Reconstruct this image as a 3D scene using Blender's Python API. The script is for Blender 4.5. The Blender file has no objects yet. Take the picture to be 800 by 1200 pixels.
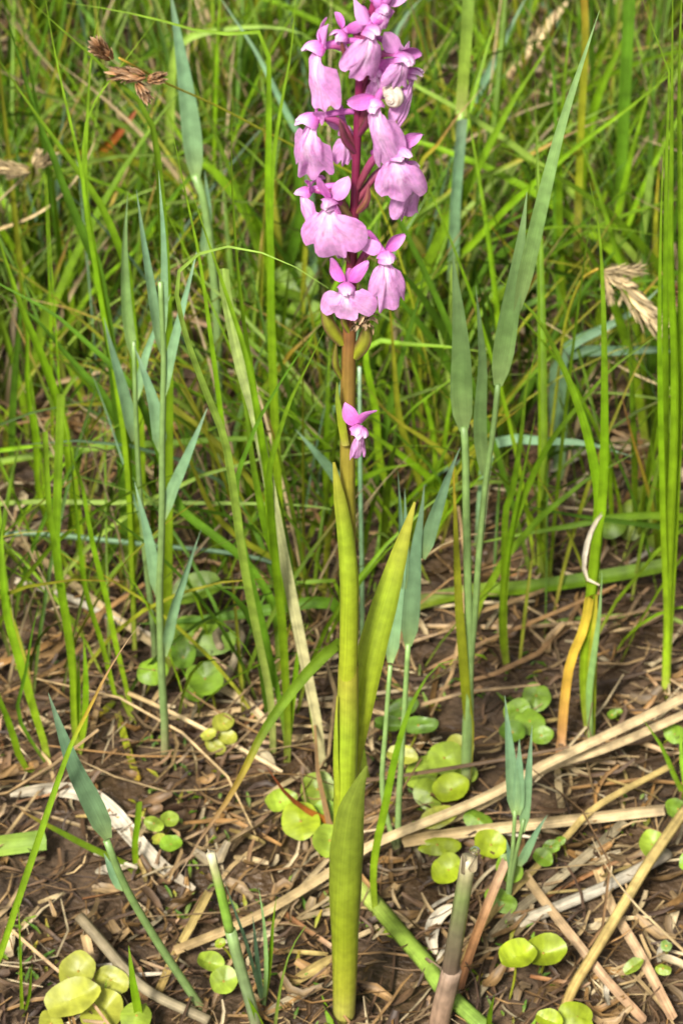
import bpy, math, random
from mathutils import Vector, Matrix, noise
R = math.radians
random.seed(7)
S = bpy.context.scene
COL = S.collection

# ------------------------------------------------------------------ camera, light
PITCH = R(36.0); LENS = 100.0; FPX = 1200 * LENS / 36.0
CAM = Vector((0.0, -0.800, 0.827))
cd = bpy.data.cameras.new('camera'); cam = bpy.data.objects.new('camera', cd); COL.objects.link(cam)
cam.location = CAM; cam.rotation_euler = (math.pi / 2 - PITCH, 0, 0)
cd.sensor_fit = 'VERTICAL'; cd.sensor_height = 36; cd.sensor_width = 24; cd.lens = LENS
cd.clip_start = 0.02; cd.clip_end = 200
cd.dof.use_dof = True; cd.dof.focus_distance = 0.975; cd.dof.aperture_fstop = 25
S.camera = cam
SUN_EL = R(46); SUN_AZ = R(-158)          # azimuth from +Y towards +X: behind the camera, a little left
w = bpy.data.worlds.new('World'); S.world = w; w.use_nodes = True
nt = w.node_tree; bg = nt.nodes['Background']
sky = nt.nodes.new('ShaderNodeTexSky'); sky.sky_type = 'NISHITA'; sky.sun_disc = False
sky.sun_elevation = SUN_EL; sky.sun_rotation = SUN_AZ; sky.air_density = 0.8; sky.dust_density = 6.0; sky.ozone_density = 0.6
hs = nt.nodes.new('ShaderNodeHueSaturation'); hs.inputs['Saturation'].default_value = 0.12     # thin even cloud: a whitish sky
nt.links.new(sky.outputs[0], hs.inputs['Color']); nt.links.new(hs.outputs[0], bg.inputs[0]); bg.inputs[1].default_value = 0.07
sd = bpy.data.lights.new('sun', 'SUN'); sun = bpy.data.objects.new('sun', sd); COL.objects.link(sun)
sd.energy = 4.2; sd.angle = R(10); sd.color = (1.0, 0.94, 0.82)
sdir = Vector((math.sin(SUN_AZ) * math.cos(SUN_EL), math.cos(SUN_AZ) * math.cos(SUN_EL), math.sin(SUN_EL)))
sun.rotation_euler = sdir.to_track_quat('Z', 'Y').to_euler(); sun.location = (-1, -2, 3)
vs = S.view_settings; vs.view_transform = 'Standard'; vs.look = 'None'; vs.gamma = 1; vs.exposure = 1.12; vs.use_curve_mapping = False

# ------------------------------------------------------------------ pixel -> place
FW = Vector((0, math.cos(PITCH), -math.sin(PITCH))); UP = Vector((0, math.sin(PITCH), math.cos(PITCH))); RT = Vector((1, 0, 0))
def ray(px, py): return FW + RT * ((px - 400) / FPX) + UP * ((600 - py) / FPX)
def p_z(px, py, z=0.0):
    d = ray(px, py); return CAM + d * ((z - CAM.z) / d.z)
def p_y(px, py, Y):
    d = ray(px, py); return CAM + d * ((Y - CAM.y) / d.y)
def gz(x, y):
    return 0.006 * noise.noise(Vector((x * 14, y * 14, 1.3))) + 0.0028 * noise.noise(Vector((x * 55, y * 55, 4.1))) + 0.0016 * noise.noise(Vector((x * 130, y * 130, 2.1)))
_gz0 = gz
def gz(x, y): return _gz0(x, y) + .0045 * math.exp(-((x - .001) ** 2 + y * y) / .014 ** 2)
def p_g(px, py, dz=0.0):
    P = p_z(px, py, dz); P = p_z(px, py, gz(P.x, P.y) + dz); return P
def px_m(P): return (P - CAM).dot(FW) / FPX      # metres per photo pixel at P

# ------------------------------------------------------------------ colours (linear)
ALB = 0.52
def lin(c):
    o = []
    for v in c:
        v /= 255.0; o.append((v / 12.92 if v <= 0.04045 else ((v + 0.055) / 1.055) ** 2.4) * ALB)
    return tuple(o)
PAL = {  # stops along the length, root -> tip
 'g':  [(0, (186, 194, 84)), (.12, (156, 188, 34)), (.6, (134, 182, 22)), (1, (146, 184, 46))],
 'gd': [(0, (150, 160, 70)), (.15, (104, 148, 30)), (1, (98, 144, 34))],
 'gl': [(0, (190, 198, 110)), (.3, (160, 190, 70)), (1, (150, 186, 80))],
 'gt': [(0, (178, 186, 80)), (.15, (140, 176, 34)), (.72, (135, 172, 40)), (.8, (205, 175, 60)), (.88, (190, 150, 100)), (1, (205, 180, 145))],
 'y':  [(0, (190, 180, 80)), (.3, (176, 188, 44)), (.8, (178, 180, 50)), (1, (200, 165, 60))],
 'yo': [(0, (140, 165, 40)), (.3, (176, 186, 50)), (.5, (214, 196, 64)), (.75, (228, 184, 70)), (.9, (206, 156, 84)), (1, (180, 135, 100))],
 'o':  [(0, (150, 150, 50)), (.25, (205, 130, 40)), (.6, (160, 84, 36)), (1, (140, 80, 50))],
 'b':  [(0, (160, 188, 116)), (.15, (140, 178, 124)), (.7, (134, 176, 134)), (1, (158, 188, 150))],
 'bg': [(0, (166, 196, 116)), (.3, (150, 192, 106)), (1, (160, 196, 128))],
 'bs': [(0, (180, 160, 120)), (.12, (146, 176, 104)), (1, (146, 182, 104))],
 'stub': [(0, (116, 92, 78)), (.35, (120, 98, 84)), (.6, (128, 122, 92)), (.8, (134, 150, 88)), (.95, (170, 160, 120)), (1, (200, 186, 150))],
 'ck': [(0, (150, 130, 100)), (.3, (140, 160, 112)), (1, (150, 180, 110))],
 'ct': [(0, (150, 190, 80)), (.55, (140, 188, 60)), (.8, (196, 200, 130)), (1, (232, 222, 184))],
 'sb': [(0, (196, 160, 130)), (1, (176, 150, 128))],
 'd':  [(0, (196, 168, 118)), (.4, (222, 198, 150)), (1, (214, 190, 148))],
 'dw': [(0, (214, 200, 172)), (.5, (232, 222, 200)), (1, (220, 204, 176))],
 'dy': [(0, (190, 160, 95)), (.5, (216, 190, 120)), (1, (200, 176, 110))],
 'dg': [(0, (150, 135, 105)), (.5, (182, 168, 136)), (1, (160, 146, 116))],
 'db': [(0, (150, 100, 62)), (.5, (186, 138, 92)), (1, (214, 180, 146))],
 'dr': [(0, (200, 172, 124)), (.5, (212, 180, 142)), (1, (196, 158, 122))],
 'pg': [(0, (205, 196, 140)), (.25, (214, 205, 150)), (.6, (198, 206, 140)), (1, (150, 180, 80))],
 'or': [(0, (200, 196, 90)), (.04, (186, 188, 66)), (.35, (160, 172, 40)), (.7, (150, 168, 44)), (1, (168, 172, 56))],
}
PAL = {k: [(s, lin(c)) for s, c in v] for k, v in PAL.items()}
def pal(k, s, var=1.0):
    st = PAL[k]
    for (a, ca), (b, cb) in zip(st, st[1:]):
        if s <= b:
            t = (s - a) / max(1e-6, b - a); return tuple((ca[i] + (cb[i] - ca[i]) * t) * var for i in range(3)) + (1,)
    return tuple(x * var for x in st[-1][1]) + (1,)

# ------------------------------------------------------------------ materials
def nodes(m):
    m.use_nodes = True; n = m.node_tree; n.nodes.clear(); return n, n.nodes, n.links
def leaf_mat(name, rough=0.42, trans=0.32, veins=26, vamp=0.16, namp=0.25, nscale=220, bump=0.25, spec=0.45, length_noise=(1, 1, 1)):
    m = bpy.data.materials.new(name); n, N, L = nodes(m)
    out = N.new('ShaderNodeOutputMaterial'); at = N.new('ShaderNodeAttribute'); at.attribute_name = 'col'
    uv = N.new('ShaderNodeUVMap'); uv.uv_map = 'uv'
    sep = N.new('ShaderNodeSeparateXYZ'); L.new(uv.outputs[0], sep.inputs[0])
    wv = N.new('ShaderNodeMath'); wv.operation = 'MULTIPLY'; L.new(sep.outputs[0], wv.inputs[0]); wv.inputs[1].default_value = veins
    nz = N.new('ShaderNodeTexNoise'); nz.noise_dimensions = '3D'; nz.inputs['Scale'].default_value = nscale; nz.inputs['Detail'].default_value = 5
    tc = N.new('ShaderNodeTexCoord'); L.new(tc.outputs['Object'], nz.inputs['Vector'])
    # irregular longitudinal ribs
    cmb = N.new('ShaderNodeCombineXYZ'); L.new(wv.outputs[0], cmb.inputs[0])
    sv = N.new('ShaderNodeMath'); sv.operation = 'MULTIPLY'; L.new(sep.outputs[1], sv.inputs[0]); sv.inputs[1].default_value = 2.5
    L.new(sv.outputs[0], cmb.inputs[1])
    oi = N.new('ShaderNodeObjectInfo'); ad = N.new('ShaderNodeMath'); ad.operation = 'MULTIPLY'; L.new(oi.outputs['Random'], ad.inputs[0]); ad.inputs[1].default_value = 37
    L.new(ad.outputs[0], cmb.inputs[2])
    rib = N.new('ShaderNodeTexNoise'); rib.inputs['Scale'].default_value = 1.0; rib.inputs['Detail'].default_value = 2; L.new(cmb.outputs[0], rib.inputs['Vector'])
    def rng(src, lo, hi):
        r = N.new('ShaderNodeMapRange'); r.inputs[1].default_value = 0.3; r.inputs[2].default_value = 0.7
        r.inputs[3].default_value = lo; r.inputs[4].default_value = hi; L.new(src, r.inputs[0]); return r.outputs[0]
    a = rng(rib.outputs[0], 1 - vamp, 1 + vamp); b = rng(nz.outputs[0], 1 - namp, 1 + namp)
    mm = N.new('ShaderNodeMath'); mm.operation = 'MULTIPLY'; L.new(a, mm.inputs[0]); L.new(b, mm.inputs[1])
    ov = N.new('ShaderNodeMapRange'); L.new(oi.outputs['Random'], ov.inputs[0]); ov.inputs[3].default_value = 0.88; ov.inputs[4].default_value = 1.12
    m2 = N.new('ShaderNodeMath'); m2.operation = 'MULTIPLY'; L.new(mm.outputs[0], m2.inputs[0]); L.new(ov.outputs[0], m2.inputs[1])
    vm = N.new('ShaderNodeVectorMath'); vm.operation = 'SCALE'; L.new(at.outputs['Color'], vm.inputs[0]); L.new(m2.outputs[0], vm.inputs['Scale'])
    bs = N.new('ShaderNodeBsdfPrincipled'); L.new(vm.outputs[0], bs.inputs['Base Color']); bs.inputs['Roughness'].default_value = rough
    bs.inputs['Specular IOR Level'].default_value = spec
    bp = N.new('ShaderNodeBump'); bp.inputs['Strength'].default_value = bump; bp.inputs['Distance'].default_value = 0.0004
    L.new(rib.outputs[0], bp.inputs['Height']); L.new(bp.outputs[0], bs.inputs['Normal'])
    if trans > 0:
        tr = N.new('ShaderNodeBsdfTranslucent'); L.new(vm.outputs[0], tr.inputs[0])
        mx = N.new('ShaderNodeMixShader'); mx.inputs[0].default_value = trans; L.new(bs.outputs[0], mx.inputs[1]); L.new(tr.outputs[0], mx.inputs[2])
        L.new(mx.outputs[0], out.inputs[0])
    else: L.new(bs.outputs[0], out.inputs[0])
    return m
M = {
 'leaf': leaf_mat('grass_leaf', rough=0.52, spec=0.25, namp=0.3, nscale=120),
 'glau': leaf_mat('waxy_leaf', rough=0.55, trans=0.22, veins=40, vamp=0.16, namp=0.22, nscale=150, bump=0.4, spec=0.3),
 'orch': leaf_mat('orchid_leaf', rough=0.36, trans=0.22, veins=30, vamp=0.13, namp=0.16, nscale=260, bump=0.25),
 'stem': leaf_mat('green_stem', rough=0.4, trans=0.0, veins=14, vamp=0.14, namp=0.2, bump=0.3),
 'straw': leaf_mat('dry_straw', rough=0.62, trans=0.1, veins=12, vamp=0.28, namp=0.35, nscale=160, bump=0.5, spec=0.25),
 'litter': leaf_mat('leaf_litter', rough=0.55, trans=0.05, veins=9, vamp=0.3, namp=0.45, nscale=130, bump=0.5, spec=0.35),
 'round': leaf_mat('round_leaf', rough=0.46, trans=0.25, veins=9, vamp=0.16, namp=0.34, nscale=95, bump=0.3),
 'petal': leaf_mat('orchid_petal', rough=0.5, trans=0.42, veins=26, vamp=0.15, namp=0.14, nscale=600, bump=0.25, spec=0.35),
 'shell': leaf_mat('snail_shell', rough=0.38, trans=0.0, veins=3, vamp=0.12, namp=0.15, nscale=400, bump=0.1),
}
def soil_mat():
    m = bpy.data.materials.new('wet_soil'); n, N, L = nodes(m)
    out = N.new('ShaderNodeOutputMaterial'); bs = N.new('ShaderNodeBsdfPrincipled'); L.new(bs.outputs[0], out.inputs[0])
    tc = N.new('ShaderNodeTexCoord')
    a = N.new('ShaderNodeTexNoise'); a.inputs['Scale'].default_value = 45; a.inputs['Detail'].default_value = 9; a.inputs['Roughness'].default_value = .68; L.new(tc.outputs['Object'], a.inputs[0])
    r = N.new('ShaderNodeValToRGB'); L.new(a.outputs[0], r.inputs[0]); e = r.color_ramp.elements
    e[0].position = .3; e[0].color = (.014, .009, .006, 1); e[1].position = .72; e[1].color = (.115, .070, .034, 1)
    x = r.color_ramp.elements.new(.5); x.color = (.052, .030, .014, 1)
    L.new(r.outputs[0], bs.inputs['Base Color'])
    b = N.new('ShaderNodeTexNoise'); b.inputs['Scale'].default_value = 22; b.inputs['Detail'].default_value = 3; L.new(tc.outputs['Object'], b.inputs[0])
    mr = N.new('ShaderNodeMapRange'); mr.inputs[1].default_value = .4; mr.inputs[2].default_value = .62; mr.inputs[3].default_value = .42; mr.inputs[4].default_value = .92
    L.new(b.outputs[0], mr.inputs[0]); L.new(mr.outputs[0], bs.inputs['Roughness'])
    c = N.new('ShaderNodeTexNoise'); c.inputs['Scale'].default_value = 260; c.inputs['Detail'].default_value = 7; L.new(tc.outputs['Object'], c.inputs[0])
    bp = N.new('ShaderNodeBump'); bp.inputs['Strength'].default_value = .9; bp.inputs['Distance'].default_value = .003; L.new(c.outputs[0], bp.inputs['Height']); L.new(bp.outputs[0], bs.inputs['Normal'])
    return m
M['soil'] = soil_mat()
def water_mat():
    m = bpy.data.materials.new('water_drop'); n, N, L = nodes(m)
    out = N.new('ShaderNodeOutputMaterial'); bs = N.new('ShaderNodeBsdfPrincipled'); L.new(bs.outputs[0], out.inputs[0])
    bs.inputs['Base Color'].default_value = (1, 1, 1, 1); bs.inputs['Roughness'].default_value = .02; bs.inputs['IOR'].default_value = 1.33; bs.inputs['Transmission Weight'].default_value = 1
    return m
M['water'] = water_mat()

# ------------------------------------------------------------------ mesh builders
class MB:
    def __init__(s): s.v = []; s.f = []; s.c = []; s.uv = []
    def grid(s, rows, cols, uvs, closed=False):      # rows: list of lists of points (equal length)
        o = len(s.v); n = len(rows[0])
        for r, c, u in zip(rows, cols, uvs): s.v += r; s.c += c; s.uv += u
        for i in range(len(rows) - 1):
            for j in range(n - 1): s.f.append((o + i * n + j, o + i * n + j + 1, o + (i + 1) * n + j + 1, o + (i + 1) * n + j))
            if closed: s.f.append((o + i * n + n - 1, o + i * n, o + (i + 1) * n, o + (i + 1) * n + n - 1))
    def build(s, name, mat, parent=None, off=None, smooth=True):
        me = bpy.data.meshes.new(name); off = off or Vector((0, 0, 0))
        me.from_pydata([tuple(p - off) for p in s.v], [], s.f); me.update()
        ca = me.color_attributes.new('col', 'FLOAT_COLOR', 'POINT'); ca.data.foreach_set('color', [x for c in s.c for x in c])
        ul = me.uv_layers.new(name='uv'); idx = [0] * len(me.loops); me.loops.foreach_get('vertex_index', idx)
        ul.data.foreach_set('uv', [x for i in idx for x in s.uv[i]])
        if smooth: me.polygons.foreach_set('use_smooth', [True] * len(me.polygons))
        me.materials.append(M[mat]); ob = bpy.data.objects.new(name, me); COL.objects.link(ob)
        if parent: ob.parent = parent
        return ob
def spline(pts, n):
    if len(pts) == 2: return [pts[0].lerp(pts[1], i / (n - 1)) for i in range(n)]
    P = [pts[0] * 2 - pts[1]] + list(pts) + [pts[-1] * 2 - pts[-2]]
    dense = []
    for i in range(1, len(P) - 2):
        a, b, c, d = P[i - 1:i + 3]
        for k in range(8):
            t = k / 8; dense.append(.5 * ((2 * b) + (c - a) * t + (2 * a - 5 * b + 4 * c - d) * t * t + (3 * b - a - 3 * c + d) * t ** 3))
    dense.append(P[-2])
    ln = [0.0]
    for a, b in zip(dense, dense[1:]): ln.append(ln[-1] + (b - a).length)
    out = []; j = 0
    for i in range(n):
        t = ln[-1] * i / (n - 1)
        while j < len(ln) - 2 and ln[j + 1] < t: j += 1
        k = (t - ln[j]) / max(1e-9, ln[j + 1] - ln[j]); out.append(dense[j].lerp(dense[j + 1], min(1, k)))
    return out
def tangents(c):
    o = []
    for i in range(len(c)):
        a = c[max(0, i - 1)]; b = c[min(len(c) - 1, i + 1)]; t = (b - a); o.append(t.normalized() if t.length > 1e-9 else Vector((0, 0, 1)))
    return o
PROF = {
 'grass': lambda s: (.72 + .28 * min(1, s / .3)) * (1 if s < .45 else max(.04, (1 - ((s - .45) / .55) ** 1.6))),
 'cut':   lambda s: .8 + .2 * min(1, s / .3),
 'leaf':  lambda s: (min(1, .38 + s * 5)) * (1 if s < .25 else max(.03, 1 - ((s - .25) / .75) ** 1.35)),
 'thin':  lambda s: 1 - .8 * s,
 'both':  lambda s: max(.05, math.sin(math.pi * min(1, max(0, .06 + .9 * s))) ** .6),
 'even':  lambda s: 1.0,
}
def add_blade(mb, ctr, wid, palk, var=1.0, twist=0.0, twist1=0.0, fold=0.25, ncross=3, face=None, jit=0.0, cfun=None):
    n = len(ctr); T = tangents(ctr); rows = []; cols = []; uvs = []
    us = [-1 + 2 * j / (ncross - 1) for j in range(ncross)]
    for i in range(n):
        s = i / (n - 1); t = T[i]; vd = face if face is not None else (CAM - ctr[i]).normalized()
        side = t.cross(vd)
        if side.length < 1e-5: side = t.cross(Vector((.3, .5, .8)))
        side.normalize(); nn = side.cross(t)
        a = twist + twist1 * s; sd_ = side * math.cos(a) + nn * math.sin(a); nr = nn * math.cos(a) - side * math.sin(a)
        h = wid(s) * .5
        rows.append([ctr[i] + sd_ * (u * h) + nr * (fold * h * (abs(u) - .5)) for u in us])
        if cfun: cols.append([cfun(u, s) for u in us])
        else:
            c = pal(palk, s, var); cols.append([tuple(x * (1 + .1 * (1 - abs(u))) for x in c[:3]) + (1,) for u in us])
        uvs.append([(.5 + .5 * u, s) for u in us])
    mb.grid(rows, cols, uvs)
def add_tube(mb, ctr, rad, palk, var=1.0, nseg=8, cap=True, cfun=None, squash=1.0):
    n = len(ctr); T = tangents(ctr); ref = Vector((.31, .2, .93)); rows = []; cols = []; uvs = []
    x = T[0].cross(ref)
    if x.length < .05: x = T[0].cross(Vector((1, 0, 0)))
    x.normalize()
    for i in range(n):
        s = i / (n - 1); x = (x - T[i] * x.dot(T[i])).normalized(); y = T[i].cross(x); r = rad(s)
        rows.append([ctr[i] + x * (r * math.cos(2 * math.pi * k / nseg)) + y * (r * squash * math.sin(2 * math.pi * k / nseg)) for k in range(nseg)])
        c = cfun(s) if cfun else pal(palk, s, var); cols.append([c] * nseg); uvs.append([(k / nseg, s) for k in range(nseg)])
    o = len(mb.v); mb.grid(rows, cols, uvs, closed=True)
    if cap:
        mb.f.append(tuple(o + k for k in range(nseg))[::-1]); e = o + (n - 1) * nseg; mb.f.append(tuple(e + k for k in range(nseg)))
def empty(name, loc):
    o = bpy.data.objects.new(name, None); o.empty_display_size = .02; COL.objects.link(o); o.location = loc; return o
def tag(o, label=None, cat=None, group=None, kind=None):
    if label: o['label'] = label
    if cat: o['category'] = cat
    if group: o['group'] = group
    if kind: o['kind'] = kind
    return o

# ------------------------------------------------------------------ the ground
def axis(fine0, fine1, step, far):
    a = []; x = fine0
    while x <= fine1 + 1e-6: a.append(x); x += step
    s = step; x = fine1
    while x < far: s *= 1.35; x += s; a.append(x)
    s = step; x = fine0; b = []
    while x > -far: s *= 1.35; x -= s; b.append(x)
    return b[::-1] + a
xs = axis(-.42, .42, .0035, 40); ys = axis(-.25, 1.2, .004, 40)
mb = MB()
rows = []
for y in ys:
    r = []
    for x in xs:
        far = max(abs(x) - .8, abs(y - .6) - 1.2, 0); k = 1 + min(8, far * 4)
        r.append(Vector((x, y, gz(x, y) * k if far > 0 else gz(x, y))))
    rows.append(r)
mb.grid(rows, [[(1, 1, 1, 1)] * len(xs)] * len(ys), [[(x, y) for x in xs] for y in ys])
tag(mb.build('ground', 'soil'), 'dark wet soil under the litter and grass', None, kind='structure')

# ------------------------------------------------------------------ traced plants
def parse(s): return [tuple(float(q) for q in p.split(',')) for p in s.split()]
ALLP = 0
def thing(name, label, cat, g, parts, group=None, y=None):
    """g: photo pixel where the plant meets the ground (may lie outside the frame)"""
    G = p_g(*g); Yb = G.y; root = empty(name, G); tag(root, label, cat, group)
    rnd = random.Random(label + str(g))
    for q in parts:
        pn, kind, pk, wpx, pts = q[:5]; o = q[5] if len(q) > 5 else {}
        p = parse(pts)
        if o.get('r', 1 if kind in ('grass', 'cut', 'stem', 'thin') and o.get('up', 0) == 0 else 0): p = [g] + p
        dy = o.get('dy', rnd.uniform(-.02, .02) if pn == 'blade' else 0.0); y0 = o.get('y0', 0.0)
        L_ = [0.0]
        for a, b in zip(p, p[1:]): L_.append(L_[-1] + math.hypot(a[0] - b[0], a[1] - b[1]))
        P = []
        for (a, l) in zip(p, L_):
            Q = p_y(a[0], a[1], Yb + y0 + dy * l / max(1, L_[-1])); gg = gz(Q.x, Q.y)
            if Q.z < gg + .0015: Q = p_g(a[0], a[1], .002)
            P.append(Q)
        if p[0] == g: P[0] = G - Vector((0, 0, .002))
        n = max(8, min(30, int(L_[-1] / 18))); C = spline(P, n)
        m_ = MB(); var = o.get('var', rnd.uniform(.72, 1.15))
        if kind == 'stem':
            add_tube(m_, C, lambda s: .5 * wpx * px_m(C[int(s * (n - 1))]) * (1 - o.get('tap', .25) * s), pk, var, nseg=9)
            m_.build(pn, 'stem' if o.get('mat') is None else o['mat'], root, G)
        else:
            W = PROF[kind]; t0 = o.get('tw', rnd.uniform(-.45, .45)); t1 = o.get('tw1', rnd.uniform(-.5, .5))
            mat = o.get('mat', 'glau' if pk[0] == 'b' else ('straw' if pk[0] == 'd' else 'leaf'))
            add_blade(m_, C, lambda s: W(s) * wpx * px_m(C[int(s * (n - 1))]), pk, var, t0, t1, o.get('fold', .35), 5 if wpx > 9 else 3)
            m_.build(pn, mat, root, G)
    return root
B = 'blade'
def TF(label, g, *parts, **k): return thing('grass_tuft', label, 'grass', g, parts, **k)
def bl(pk, wd, pts, kind='grass', **o): return (B, kind, pk, wd, pts, o)
def lf(pk, wd, pts, kind='leaf', **o): return ('leaf', kind, pk, wd, pts, o)
def st(pk, wd, pts, **o): return ('stem', 'stem', pk, wd, pts, o)

# left half
TF('bright green grass shoot splitting into three narrow blades beside the brown sedge head', (158, 770),
   bl('g', 7, '150,560 135,440 122,365 108,290 100,235 95,197 82,140 71,92 60,37 52,-12'),
   bl('g', 8, '152,570 137,440 122,362 110,290 102,240 100,200 103,130 107,70 119,-10'),
   bl('g', 7, '150,560 134,430 120,360 107,280 98,210 102,140 125,100 150,67 187,17'))
TF('broad bright blade bent over backwards above the bluish shoot', (196, 800),
   bl('g', 14, '196,560 196,400 192,280 187,210 182,165 172,130 150,107 112,70 62,25 30,-4', fold=.3))
TF('two crossing wide green blades sweeping up beside the tawny spikelets', (150, 700),
   bl('gd', 13, '140,500 118,330 100,280 75,220 62,182 50,155 35,110 20,60 2,-5'),
   bl('g', 12, '165,560 150,330 140,290 118,240 95,205 40,130 -8,60'))
TF('tall grass tuft with one blade folded sharply into a long thin tip', (338, 720),
   bl('g', 9, '325,560 318,400 317,290 314,225 315,150 315,75 313,48 306,38 275,40 237,37 200,27 170,19 118,9 77,3', dy=0, tw=0, tw1=0),
   bl('g', 9, '326,560 319,400 317,290 319,200 330,120 341,60 347,-12', dy=.0))
TF('grass tuft whose pale leaf arches over to touch the lowest flowers', (320, 885),
   bl('gl', 10, '317,820 300,735 285,655 272,562 262,510 242,460 220,400 209,355 207,332 213,312 228,300 262,289 306,296 350,315 385,338', dy=-.16, var=1.2, tw=.1, tw1=.2),
   bl('g', 7, '318,825 302,740 287,660 276,580 262,512 257,470 247,395 235,310 226,265 213,205 198,135', dy=-.03))
TF('many-bladed bright tuft in front of the bleached broad stem', (336, 892),
   bl('g', 10, '336,850 332,750 325,675 316,600 314,560 307,520 300,475 287,412 267,350 250,300 238,265 222,215', dy=-.03),
   bl('g', 8, '335,850 331,750 323,670 316,590 309,530 301,485 297,450 285,375 277,300 273,240 271,170 274,95', dy=-.02),
   bl('g', 10, '337,850 331,740 323,660 316,580 315,555 322,525 340,470 362,425 381,385', dy=-.05),
   bl('gd', 8, '333,850 310,740 285,640 277,570 292,520 307,485 340,430 376,378', dy=-.04),
   bl('g', 8, '340,840 345,800 350,760 356,738 362,730', dy=-.01, tw=0))
TF('broad fading stem bleached to straw colour behind the green tuft', (379, 915),
   ('sheath', 'cut', 'pg', 13, '372,850 360,790 350,740 340,690 322,600 300,490 282,430 266,350 262,315', dict(mat='straw', tw=.1, tw1=.1)),
   bl('g', 11, '362,800 335,690 312,620 296,540 288,480 270,400', dy=.02, y0=.008))
TF('long dull blade leaning far across the tangle to the open edge', (328, 800),
   bl('gd', 10, '322,715 300,675 285,655 250,627 215,600 200,570 178,505 160,460 140,436 100,400 62,367 0,333 -40,310'))
TF('strong green pair fanning up beside the cropped stub', (100, 700),
   bl('g', 12, '90,600 80,530 67,470 50,420 27,365 5,300 -15,235', dy=-.02),
   bl('g', 8, '66,640 45,575 42,525 32,450 32,392 26,330 10,280'),
   bl('gd', 11, '160,570 125,470 100,440 75,412 40,372 -6,340'),
   bl('g', 4, '80,560 72,480 65,375 60,300 55,205', kind='thin'))
TF('bright tuft with two cropped flat-topped blades', (92, 885),
   bl('g', 10, '88,850 86,787 80,740 72,690 66,642 67,600 69,540 72,462', kind='cut', tw=0, tw1=.2),
   bl('g', 7, '88,850 85,790 79,740 71,690 64,640 58,600 55,550 53,506', kind='cut', tw=0),
   bl('g', 8, '99,850 101,800 98,742', var=1.05), bl('g', 6, '92,845 93,800 92,765'))
TF('twin narrow blades, one browned and folded back to the soil', (158, 848),
   bl('g', 7, '147,800 135,750 125,700 112,650 102,600 97,570 82,525 72,470'),
   bl('g', 6, '140,812 136,818 130,795 120,755 110,725 100,688 95,650 90,600 85,555 82,505'))
TF('yellowing stump of grass bent to the litter', (135, 820), bl('y', 9, '138,835 148,870 160,908 163,915', kind='cut', up=1), bl('yo', 8, '134,822 120,835 104,845', up=1))
TF('arching green clump beside the twin cropped blades', (60, 900),
   bl('g', 10, '57,895 52,870 40,832 28,790 22,770 7,712 2,640 -2,560'), bl('g', 8, '30,900 12,850 0,820 -12,780'),
   bl('gd', 5, '22,840 30,790 38,740 48,700'))
TF('pale stalk with a dried yellow tip leaning over the bluish leaf', (-38, 1210),
   bl('gt', 8, '0,1120 20,1060 45,985 70,910 87,865 105,830 125,790 150,750 165,731', dy=-.005, tw=0, tw1=0, fold=.7))
TF('short tuft with a cropped blade and an orange tipped one', (160, 1022),
   bl('g', 8, '158,990 161,965 163,940', kind='cut'), bl('gt', 8, '145,1010 120,1000 90,985 55,966 40,960 15,940', dy=-.01))
TF('wide pale leaf end lying over the moss', (-20, 1000), ('blade', 'cut', 'gl', 24, '-20,995 10,990 54,984', dict(tw=0, tw1=0)))
TF('long horizontal bright blades laid across the upright stems', (-90, 640),
   bl('g', 9, '-50,560 0,541 80,529 137,522 185,520 262,515 337,514 402,517 450,530', dy=.0, tw=.2, tw1=0), bl('g', 7, '-40,545 0,528 62,522 120,525', dy=-.01))
TF('thin light green stalk bowed level above the blue one', (-80, 700), bl('gl', 6, '-45,610 0,590 150,589 330,591 392,598 440,615', tw=.1, tw1=0))
TF('thick bluish stalk lying level through the clump', (-60, 720), ('stem', 'stem', 'b', 9, '-20,640 22,625 75,628 162,637 200,641 262,647 322,660 380,690', dict(tap=.5)))
TF('dark green low leaf reaching sideways above the curled tendril', (420, 760), bl('gd', 14, '400,720 386,706 350,708 330,712 280,720 205,729 160,731', dy=-.01), bl('g', 5, '395,690 380,681 300,688 240,688 220,687'))
TF('yellow-green blade sloping down toward the orchid sheath', (400, 720), bl('y', 7, '392,702 340,665 290,637 250,600 225,545 205,507 196,470'))
TF('wide green leaf bent down over the shoot roots', (318, 850), bl('gd', 15, '312,800 305,750 296,730 280,705 262,690 248,684', dy=-.03))
TF('solitary slim stalk climbing beside the nodding brown spikelets', (62, 560), bl('g', 5, '60,400 57,300 53,205', kind='thin'))
TF('leaf arching down from behind the orchid with a withered pointed tip', (430, 920),
   bl('gt', 15, '418,860 408,790 400,757 388,760 350,800 310,855 285,905 262,945 240,975 222,1005 207,1030', dy=-.13, tw=.2, tw1=-.1, fold=.5))
TF('rusty orange dying blade arching over the round leaves', (395, 985), ('blade', 'leaf', 'o', 8, '392,968 360,950 335,930 310,895', dict(dy=-.005, mat='straw', r=1)))
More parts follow.
